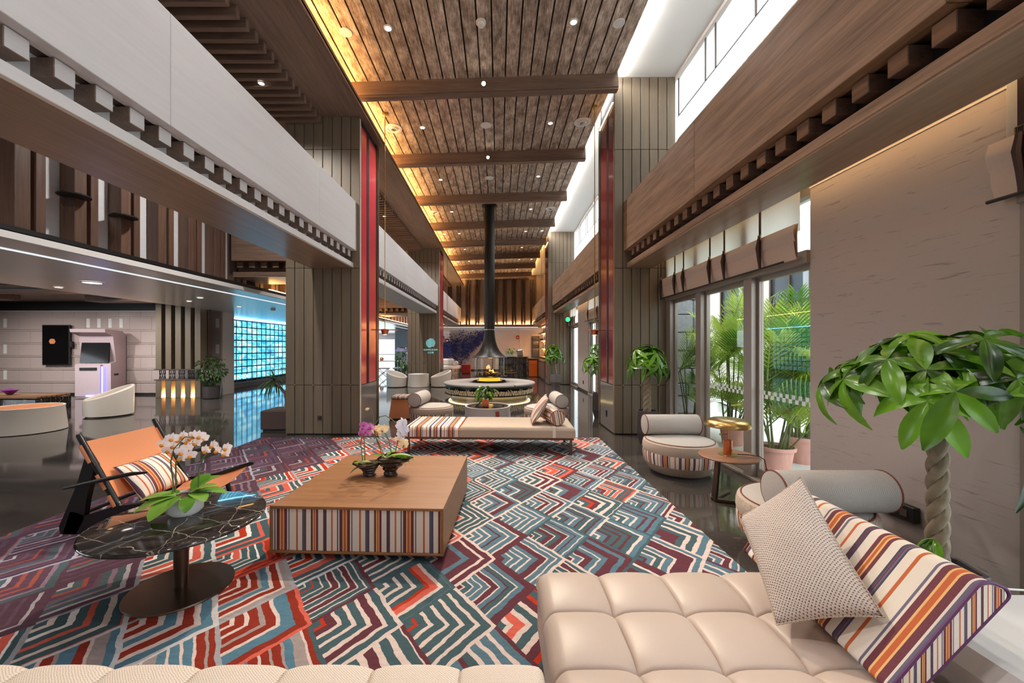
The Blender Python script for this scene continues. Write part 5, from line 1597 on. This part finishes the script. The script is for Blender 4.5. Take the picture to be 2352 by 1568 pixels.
def beam_spot(label, y):
    x = -.25; z = ceil_z(x)-.22
    t = thing('spotlight', label, 'spotlight', (x, y-.14, z))
    obj('head', MB().cyl((0, .05, .03), (0, -.05, -.02), .04, 20), M['blackmetal'], t, True)
    obj('bracket', MB().bar((0, .02, .02), (0, .115, .12), .02, .02), M['blackmetal'], t)
    obj('bulb', MB().lathe([(0, -.02), (.026, -.012), (.03, 0), (0, .006)], 16, m=Matrix.Rotation(R(-65), 3, 'X'), c=(0, -.056, -.022)), M['bulb'], t, True)
    return t
beam_spot('lit spotlight on the nearest ceiling beam', 6.70)
beam_spot('lit spotlight on the second ceiling beam', 9.23)
light('SPOT', (-.25, 6.42, 5.80), 900, (1, .86, .66), .05, (-.75+.25, 3.4-6.42, -5.4), 62, .6, 'beam_spot')
light('SPOT', (-.25, 8.95, 5.80), 1000, (1, .86, .66), .05, (0, 6.0-8.95, -5.4), 60, .6, 'beam_spot')
DL = .30
for k in range(-2, 8):
    y = 5.6+2.53*k
    for x in (-1.56, 1.05):
        light('SPOT', (x, y, ceil_z(x)-.06), (760 if k > 0 else 330)*DL, (1, .965, .93), .10, (0, -.12, -1), 120, .9, 'downlight')
for y in (1.5, 6, 11.5, 15, 20, 24):
    light('SPOT', (-3.6, y, 5.47), 1300*DL, (1, .965, .93), .1, (0, 0, -1), 150, .9, 'soffit_fill')  # fill spots added along the left soffit, most with no fixture
for (x, y) in ((-7.2, 7.05), (-8.4, 7.6), (-6.9, 9.2), (-7.7, 9.9), (-7.3, 11.2), (-7, 3.5), (-8.2, 1), (-7, 18), (-7, 22), (-6, 27)):
    light('SPOT', (x, y, 2.67), 420*DL, (1, .94, .88), .1, (0, .0, -1), 150, .9, 'hall_lamp_and_fill')  # spots at the round lights, plus added fill spots without fixtures
for (x, y) in ((-10.6, 10.6), (-12.6, 10.2), (-14.6, 10.2), (-12, 6)):
    light('SPOT', (x, y, 2.84), 700*DL, (1, .965, .93), .1, (0, .5, -1), 140, .9, 'hall_lamp_and_fill')  # added fill spots that brighten the panel wall, no fixtures above them

# ================================================================== LEFT HALL
kx = thing('kiosk', 'rose metal self service kiosk with dark touch screen against the panel wall', 'kiosk', (-12.48, 12.52, 0), R(8))
obj('cabinet', MB().prism([(-.30, .0), (.30, 0), (.30, 1.92), (.16, 2.06), (-.52, 2.10), (-.50, 2.0), (-.22, 1.90), (-.10, 1.10), (-.30, 1.04)], 'x', -.47, .47), M['kiosk'], kx)
cbox('lower_door', (.70, .05, .98), (-.12, -.33, .53), M['kiosk'], kx, .01)
cbox('screen', (.78, .03, .82), (-.02, -.2, 1.47), M['screen'], kx, .004, (R(-7), 0, 0))
cbox('printer_slot', (.46, .02, .09), (-.10, -.365, .88), M['black'], kx, .004)
cbox('keyhole_slot', (.16, .02, .05), (.48, -.1, .70), M['black'], kx, .004, (0, 0, R(90)))
cbox('edge_light', (.025, .02, .92), (.28, -.365, .50), M['violet'], kx, 0)
cbox('foot_light', (.5, .02, .05), (.1, -.375, .06), M['violet'], kx, 0)
cbox('canopy_light', (.56, .03, .012), (0, -.40, 2.0), M['cool'], kx, 0)
tv = thing('wall_screen', 'black portrait display hung on the panel wall left of the kiosk', 'display', (-14.28, 12.86, 1.62))
cbox('panel', (.88, .06, 1.30), (0, 0, 0), M['black'], tv, .01)
cbox('glass', (.83, .01, 1.24), (0, -.033, 0), M['screen'], tv, 0)
cbox('card_reader', (.09, .07, .2), (.48, -.01, .02), M['black'], tv, .01)
obj('teapot_picture', MB().lathe([(0, 0), (.12, .02), (.15, .09), (.12, .17), (.05, .2), (0, .21)], 20, c=(-.10, -.036, .02), m=Matrix.Diagonal((1, .02, 1))), M['tan'], tv, True)

fd = thing('fluted_divider', 'tall fluted wooden divider with pierced metal lanterns and gold lit niches', 'divider', (-9.83, 12.35, 0))
span('back_board', (-.72, .72), (.12, .16), (0, .56), M['darkwood'], fd, 0)
span('back_board', (-.72, .72), (.12, .16), (.86, 2.95), M['darkwood'], fd, 0)
span('beam', (-.74, .74), (-.16, .16), (.845, .875), M['darkwood'], fd)
span('beam', (-.74, .74), (-.16, .16), (.53, .56), M['darkwood'], fd)
for i in range(5):
    x = -.60+.30*i-.0
    cbox('upper_fin', (.18, .28, 2.06), (x, -.01, 1.905), M['panel'], fd, .006)
    cbox('lower_fin', (.18, .28, .53), (x, -.01, .265), M['panel'], fd, .006)
    cg = MB()
    for q in range(10):
        a = 2*PI*q/10
        cg.tube([(x+.075*math.cos(a+t*.8), .075*math.sin(a+t*.8), .56+.285*t) for t in (0, .33, .66, 1)], .006, 4)
        cg.tube([(x+.075*math.cos(a-t*.8), .075*math.sin(a-t*.8), .56+.285*t) for t in (0, .33, .66, 1)], .006, 4)
    obj('lantern', cg, M['blackmetal'], fd)
    if i < 4: cbox('niche_light', (.08, .05, .012), (x+.15, .03, .012), M['upl'], fd, 0)

def tub_seat(label, loc, rz, r=.42, h=.62, stripe=True, group='low tub seats with sloping backs'):
    t = thing('tub_seat', label, 'chair', loc, rz, group)
    def shell(rad, lo):
        def f(u, v):
            a = 2*PI*u; top = .36+(h-.36)*(.5+.5*math.sin(a))**1.1
            rr_ = rad*(1-.03*(1-v))
            return (rr_*math.cos(a), rr_*math.sin(a), lo+(top-lo)*v)
        return f
    m = MB().grid(shell(r, .03), 48, 8)
    def rim(u, v):
        a = 2*PI*u; top = .36+(h-.36)*(.5+.5*math.sin(a))**1.1
        q = PI*v; c = r-.035
        return ((c+.035*math.cos(q))*math.cos(a), (c+.035*math.cos(q))*math.sin(a), top+.03*math.sin(q))
    m.grid(rim, 48, 6)
    m.grid(shell(r-.07, .25), 48, 6)
    obj('shell', m, M['whitetub'], t, True)
    obj('foot', MB().lathe([(0, 0), (r*.9, 0), (r*.9, .03), (0, .03)], 32), M['black'], t, True, angle=30)
    obj('seat', MB().lathe([(r-.072, .30), (r-.1, .345), (0, .36)], 36), M['strX'] if stripe else M['offwhite'], t, True)
    return t
tub_seat('ivory tub seat with stripes on the open floor of the left hall', (-8.85, 9.05, 0), R(-40), .43, .66)
for q in (-.035, .0, .035):
    pass
cbs = bpy.data.objects['tub_seat']
sb_ = MB()
for i, (a, w_) in enumerate(((-118, .045), (-112, .03), (-106, .045))):
    aa = R(a); c, s = math.cos(aa), math.sin(aa)
    sb_.add([(.434*math.cos(aa-w_/2), .434*math.sin(aa-w_/2), .03), (.434*math.cos(aa+w_/2), .434*math.sin(aa+w_/2), .03), (.437*math.cos(aa+w_/2), .437*math.sin(aa+w_/2), .372), (.437*math.cos(aa-w_/2), .437*math.sin(aa-w_/2), .372)], [(0, 1, 2, 3)])
obj('stripe', sb_, M['redbox'], cbs)
drum_table((-8.72, 7.35, 0), 'round ivory drum table cut off by the left edge', .5, .46, M['whitetub'], M['tan'], strap=False)
mp = thing('marble_bench', 'black marble block bench with slatted wood top at the left edge', 'bench', (-12.0, 9.9, 0))
cbox('block', (1.9, .8, .30), (0, 0, .15), M['marble'], mp, .01)
for i in range(7): cbox('slat', (1.9, .09, .05), (0, -.33+.11*i, .34), M['oak'], mp, .006)
orn = obj('ornament', MB().lathe([(0, 0), (.05, .01), (.16, .12), (.05, .15), (0, .16)], 16, c=(-12.15, 9.9, .367)), plain('purple_glass', S(140, 60, 150), .2), None, True); tag(orn, 'purple glass ornament on the slatted bench at the left edge', 'ornament')

# ================================================================== SECOND BAY, END WALL, BAR
tub_seat('white tub seat left of the far drum table', (-4.0, 15.6, 0), R(68), .40, .62, False)
tub_seat('white tub seat right of the far drum table, before the bar sign column', (-2.28, 15.7, 0), R(-68), .40, .62, False)
drum_table((-3.16, 15.65, 0), 'far ivory drum table between two tub seats', .40, .50, M['whitetub'], M['offwhite'], strap=False)
flm = thing('floor_lamp', 'floor lamp with wide blue grey shade left of far column', 'lamp', (-4.15, 17.0, 0))
obj('base', MB().lathe([(0, 0), (.18, 0), (.18, .02), (0, .02)], 28), M['brass'], flm, True, angle=30)
obj('pole', MB().cyl((0, 0, .02), (0, 0, 1.4), .014, 10), M['steel'], flm, True)
obj('shade', MB().lathe([(.30, 1.37), (.20, 1.50), (.19, 1.50), (.29, 1.37)], 32), plain('blue_grey_shade', S(128, 136, 176), .6), flm, True, angle=30)
obj('cap', MB().lathe([(.2, 1.50), (.15, 1.54), (0, 1.55)], 32), M['brass'], flm, True)
ty = thing('tall_plant', 'tall leafy plant behind the floor lamp', 'plant', (-4.35, 18.3, 0))
obj('pot', MB().lathe([(.18, 0), (.22, .3), (.2, .3), (0, .28)], 24), M['potdark'], ty, True, angle=30)
obj('stem', MB().tube([(0, 0, .28), (.03, .02, .8), (.05, 0, 1.2)], [.03, .02, .01], 8), M['bark'], ty, True)
leafball(ty, (.0, 0, .95), .32, .55, 150, leaf_mesh('leaf', .28, .05, .6, .2, M['leaf'], 5, 'strap'), 15)
lt = thing('long_table', 'long pale table near the bright far window', 'table', (-6.9, 23.2, 0))
cbox('top', (2.4, .9, .05), (0, 0, .74), M['greytub'], lt, .006)
for x in (-1.0, 1.0):
    for y in (-.35, .35): cbox('leg', (.06, .06, .715), (x, y, .3575), M['blackmetal'], lt, .004)
for i, x in enumerate((-7.3, -6.8)):
    jr = obj('jar', MB().lathe([(0, 0), (.1, .02), (.13, .1), (.09, .18), (.05, .2), (0, .2)], 16, c=(x, 23.1, .766)), M['copper'], None, True); tag(jr, 'amber round jar on the long far table, %s' % ('left one' if i == 0 else 'right one'), 'jar', 'amber jars on the far table')
for i, (x, y) in enumerate(((-5.9, 20.3), (-5.15, 20.6))):
    xs = thing('folding_stool', 'cross legged stool with dark seat in the far left aisle, %s' % ('nearer the window' if i == 0 else 'nearer the column'), 'stool', (x, y, 0), 0, 'cross legged stools')
    cbox('seat', (.62, .4, .07), (0, 0, .47), M['greytub'], xs, .02)
    for yy in (-.16, .16):
        obj('leg', MB().bar((-.26, yy, 0.01), (.26, yy, .44), .03, .03), M['blackmetal'], xs)
        obj('leg', MB().bar((.26, yy, 0.01), (-.26, yy, .44), .03, .03), M['blackmetal'], xs)

sg = thing('bar_sign', 'glowing teal bar sign with a round wave emblem on far left column', 'sign', (-2.83, Y2-.008, 1.72))
em_ = MB()
for k in range(9):
    y0 = -.17+.0425*k; pts = []
    for i in range(25):
        x = -.21+.42*i/24; z = y0+.035*math.sin(x*15+.4)+.25*x*.35
        if x*x+z*z < .2**2: pts.append((x, 0, z))
    if len(pts) > 2: em_.tube(pts, .009, 4)
obj('emblem', em_, M['tealglow'], sg)
text('lettering', 'GLAMOUR BAR', (0, 0, -.28), (R(90), 0, 0), .085, M['tealglow'], sg)
text('lettering', '九江楼', (0, 0, -.40), (R(90), 0, 0), .085, M['tealglow'], sg)

# relief on the end wall
ar = thing('wall_relief', 'indigo relief of small shards spreading over the end wall', 'wall art', (0, YB, 0))
fk_ = MB(); r3 = random.Random(10)
def wing(px):      # centre line and half height in photograph pixels
    pts = [(985, 815, 14), (1018, 800, 26), (1035, 805, 34), (1055, 800, 36), (1075, 797, 28), (1090, 785, 22), (1105, 775, 14), (1125, 762, 8)]
    for (a, b) in zip(pts, pts[1:]):
        if a[0] <= px <= b[0]:
            t = (px-a[0])/(b[0]-a[0]); return a[1]+(b[1]-a[1])*t, a[2]+(b[2]-a[2])*t
n_ = 0
while n_ < 2600:
    px = r3.uniform(985, 1124); c, h = wing(px); py = c+r3.gauss(0, h*.5)
    if abs(py-c) > h*1.25: continue
    n_ += 1
    p = W(px, py, YB); s = r3.uniform(.05, .14)
    rot = Matrix.Rotation(r3.uniform(0, 6), 3, 'Y') @ Matrix.Rotation(r3.uniform(-.7, .7), 3, 'X')
    v = [Vector((-s*.5, 0, -s*.3)), Vector((s*.6, -.01, 0)), Vector((-s*.1, -.02, s*.5)), Vector((0, -.045, .01))]
    fk_.add([rot @ a+Vector((p.x, -.05-r3.random()*.05, p.z)) for a in v], [(0, 1, 3), (1, 2, 3), (2, 0, 3)])
o = obj('shard', fk_, M['flake'], ar); o['kind'] = 'stuff'

so_ = thing('far_sofa', 'white sofa with striped skirt in front of the indigo relief', 'sofa', (-3.0, 23.6, 0))
obj('seat', MB().lathe([(0, 0), (.72, 0), (.74, .12), (.78, .40), (.74, .46), (0, .47)], 36), M['whitetub'], so_, True, angle=50)
obj('skirt', MB().lathe([(.755, .12), (.77, .3)], 40), M['strA'], so_, True)
cbox('backrest', (1.3, .25, .4), (-.35, .45, .66), M['whitetub'], so_, .08)
bolster('bolster', None, (.42, -.35, .60), (.42, .35, .60), .14, M['whitetub'], parent=so_)
rb_ = thing('red_stool', 'dark red leather cube stool right of the white far sofa', 'stool', (-1.92, 23.4, 0))
cbox('body', (.52, .5, .52), (0, 0, .29), M['redbox'], rb_, .02); cbox('foot', (.48, .46, .03), (0, 0, .015), M['black'], rb_, 0)

bc = thing('bar_counter', 'black marble bar counter behind the fireplace', 'counter', (.75, 20.6, 0))
cbox('body', (1.5, .8, 1.0), (.0, .4, .5), M['marble'], bc, .01); cbox('top', (1.56, .86, .05), (.0, .4, 1.026), M['marble'], bc, .006)
obj('brass_rail', MB().lathe([(.02*math.cos(q)+.3, .02*math.sin(q)) for q in [2*PI*i/8 for i in range(9)]], 24, c=(-.15, -.12, .25), m=None), M['brass'], bc, True)
oc = thing('orange_cabinet', 'bright orange cabinet at the end of the bar counter', 'cabinet', (1.775, 20.9, 0))
cbox('body', (.44, .5, .86), (0, 0, .45), M['orangebox'], oc, .01); cbox('top', (.48, .55, .08), (0, 0, .92), M['black'], oc, .006); cbox('plinth', (.42, .46, .02), (0, 0, .01), M['black'], oc, 0)
cbox('drawer_front', (.42, .015, .18), (0, -.255, .76), M['orangebox'], oc, .004)
bk = thing('back_counter', 'dark back counter along the right of the bar', 'cabinet', (2.5, 22.2, 0))
span('body', (-.45, .42), (-4.3, 4.0), (.06, .86), M['darkwood'], bk, .01); span('worktop', (-.48, .42), (-4.32, 4.0), (.86, .91), M['marble'], bk, .006); span('plinth', (-.42, .42), (-4.28, 4.0), (0, .06), M['black'], bk, 0)
for i in range(6): span('door', (-.468, -.45), (-4.2+1.35*i, -2.92+1.35*i), (.1, .82), M['darkwood'], bk, .004)
sh = thing('bar_shelves', 'warm lit bottle shelves above the right back counter', 'shelf', (2.6, 22.0, 0))
span('back_panel', (.28, .31), (-1.5, 4), (.92, 2.85), M['tan'], sh, 0)
for i, z in enumerate((.94, 1.45, 1.95, 2.4, 2.83)):
    span('shelf', (-.05, .28), (-1.5, 4.0), (z, z+.03), M['darkwood'], sh, .003)
    if i: span('shelf_light', (.2, .24), (-1.5, 4.0), (z-.012, z-.002), M['warm'], sh, 0)
span('side_panel', (-.07, .3), (-1.56, -1.5), (.92, 2.85), M['darkwood'], sh, .003)
btm = MB().lathe([(0, 0), (.042, 0), (.042, .2), (.016, .25), (.015, .31), (0, .31)], 12).mesh('bottle', M['ceramic'], True, 40)
btd = MB().lathe([(0, 0), (.042, 0), (.042, .2), (.016, .25), (.015, .31), (0, .31)], 12).mesh('bottle', M['black'], True, 40)
for z in (1.48, 1.98, 2.43):
    for i in range(9):
        o = link('bottle', btm if (i+int(z*10)) % 2 else btd, None, (2.68, 20.75+.38*i, z+.003))
        tag(o, '%s bottle, %s from the camera on the %s lit bar shelf' % ('pale' if (i+int(z*10)) % 2 else 'dark', 'first second third fourth fifth sixth seventh eighth ninth'.split()[i], {1.48: 'lowest', 1.98: 'middle', 2.43: 'top'}[z]), 'bottle', '%s bottles on the %s bar shelf' % ('pale' if (i+int(z*10)) % 2 else 'dark', {1.48: 'lowest', 1.98: 'middle', 2.43: 'top'}[z]))
pl_ = thing('counter_plant', 'small plant in white tray on the bar counter', 'plant', (.55, 20.7, 1.052))
cbox('tray', (.5, .2, .22), (0, 0, .11), M['ceramic'], pl_, .01)
leafball(pl_, (0, 0, .34), .2, .16, 60, leaf_mesh('leaf', .16, .05, .5, .15, M['leaf'], 4), 17)
cmh = thing('coffee_machine', 'small silver coffee machine on the bar counter', 'machine', (1.1, 20.8, 1.052))
cbox('body', (.3, .35, .34), (0, 0, .19), M['steel'], cmh, .02); cbox('drip_tray', (.26, .12, .03), (0, -.22, .03), M['black'], cmh, 0); cbox('cup_rail', (.28, .3, .02), (0, 0, .38), M['ceramic'], cmh, .004)
al = thing('fire_alarm', 'red fire alarm box on the grey end wall', 'alarm', (1.24, YB-.03, 2.22))
cbox('case', (.18, .05, .22), (0, 0, 0), M['redbox'], al, .01); cbox('lens', (.06, .02, .06), (.0, -.03, -.03), M['white'], al, .004)
dh = thing('door_knob', 'round steel knob on the grey end wall panel', 'handle', (1.22, YB-.03, 1.30))
obj('knob', MB().lathe([(0, -.05), (.06, -.04), (.06, 0), (.03, .03), (0, .03)], 16, m=Matrix.Rotation(R(-90), 3, 'X')), M['steel'], dh, True)
gdm = struct('door_1', 'narrow framed glass door at the right end of the bar', 'door', (2.2, YB-.06, 0))
for x in (0, .46): cbox('frame', (.05, .06, 2.25), (x, 0, 1.125), M['black'], gdm, 0)
cbox('frame', (.5, .06, .05), (.23, 0, 2.25), M['black'], gdm, 0)
cbox('pane', (.42, .01, 2.2), (.23, 0, 1.12), M['winglass'], gdm, 0)
ex = thing('exit_sign', 'green lit round exit sign hanging before the far roman blind', 'sign', (2.66, 15.4, 2.62))
obj('case', MB().cyl((0, -.02, 0), (0, .02, 0), .10, 24), M['exitgreen'], ex, True)
obj('face', MB().lathe([(0, 0), (.09, 0)], 24, m=Matrix.Rotation(R(90), 3, 'X'), c=(0, -.022, 0)), M['green'], ex)
obj('rod', MB().cyl((0, 0, .1), (0, 0, .33), .006, 8), M['steel'], ex, True)

# ---- sockets
for (nm, lb_, x, y, z, s) in (('wall_socket', 'dark socket plate low on the near left column', -3.16, Y1-.008, .30, (.10, .012, .085)),):
    so2 = thing(nm, lb_, 'socket', (x, y, z)); cbox('plate', s, (0, 0, 0), M['potbrown'], so2, .003); cbox('insert', (.05, .004, .05), (0, -.007, 0), M['black'], so2, 0)
so3 = thing('wall_socket', 'dark socket on the stone base of the near right column', 'socket', (XR-.008, 7.55, .30)); cbox('plate', (.012, .07, .12), (0, 0, 0), M['black'], so3, .003); cbox('insert', (.004, .04, .05), (-.008, 0, 0), M['potbrown'], so3, 0)
so4 = thing('wall_socket', 'black socket strip low on the streaked wall behind the chair bolster', 'socket', (2.94, 2.95, .36)); cbox('plate', (.05, .30, .11), (0, 0, 0), M['black'], so4, .004); cbox('insert', (.006, .05, .05), (-.027, -.08, 0), M['potbrown'], so4, 0)
so5 = thing('wall_socket', 'dark socket on the beige wall between far glass doors', 'socket', (2.962, 14.0, .32)); cbox('plate', (.012, .1, .12), (0, 0, 0), M['black'], so5, .003)
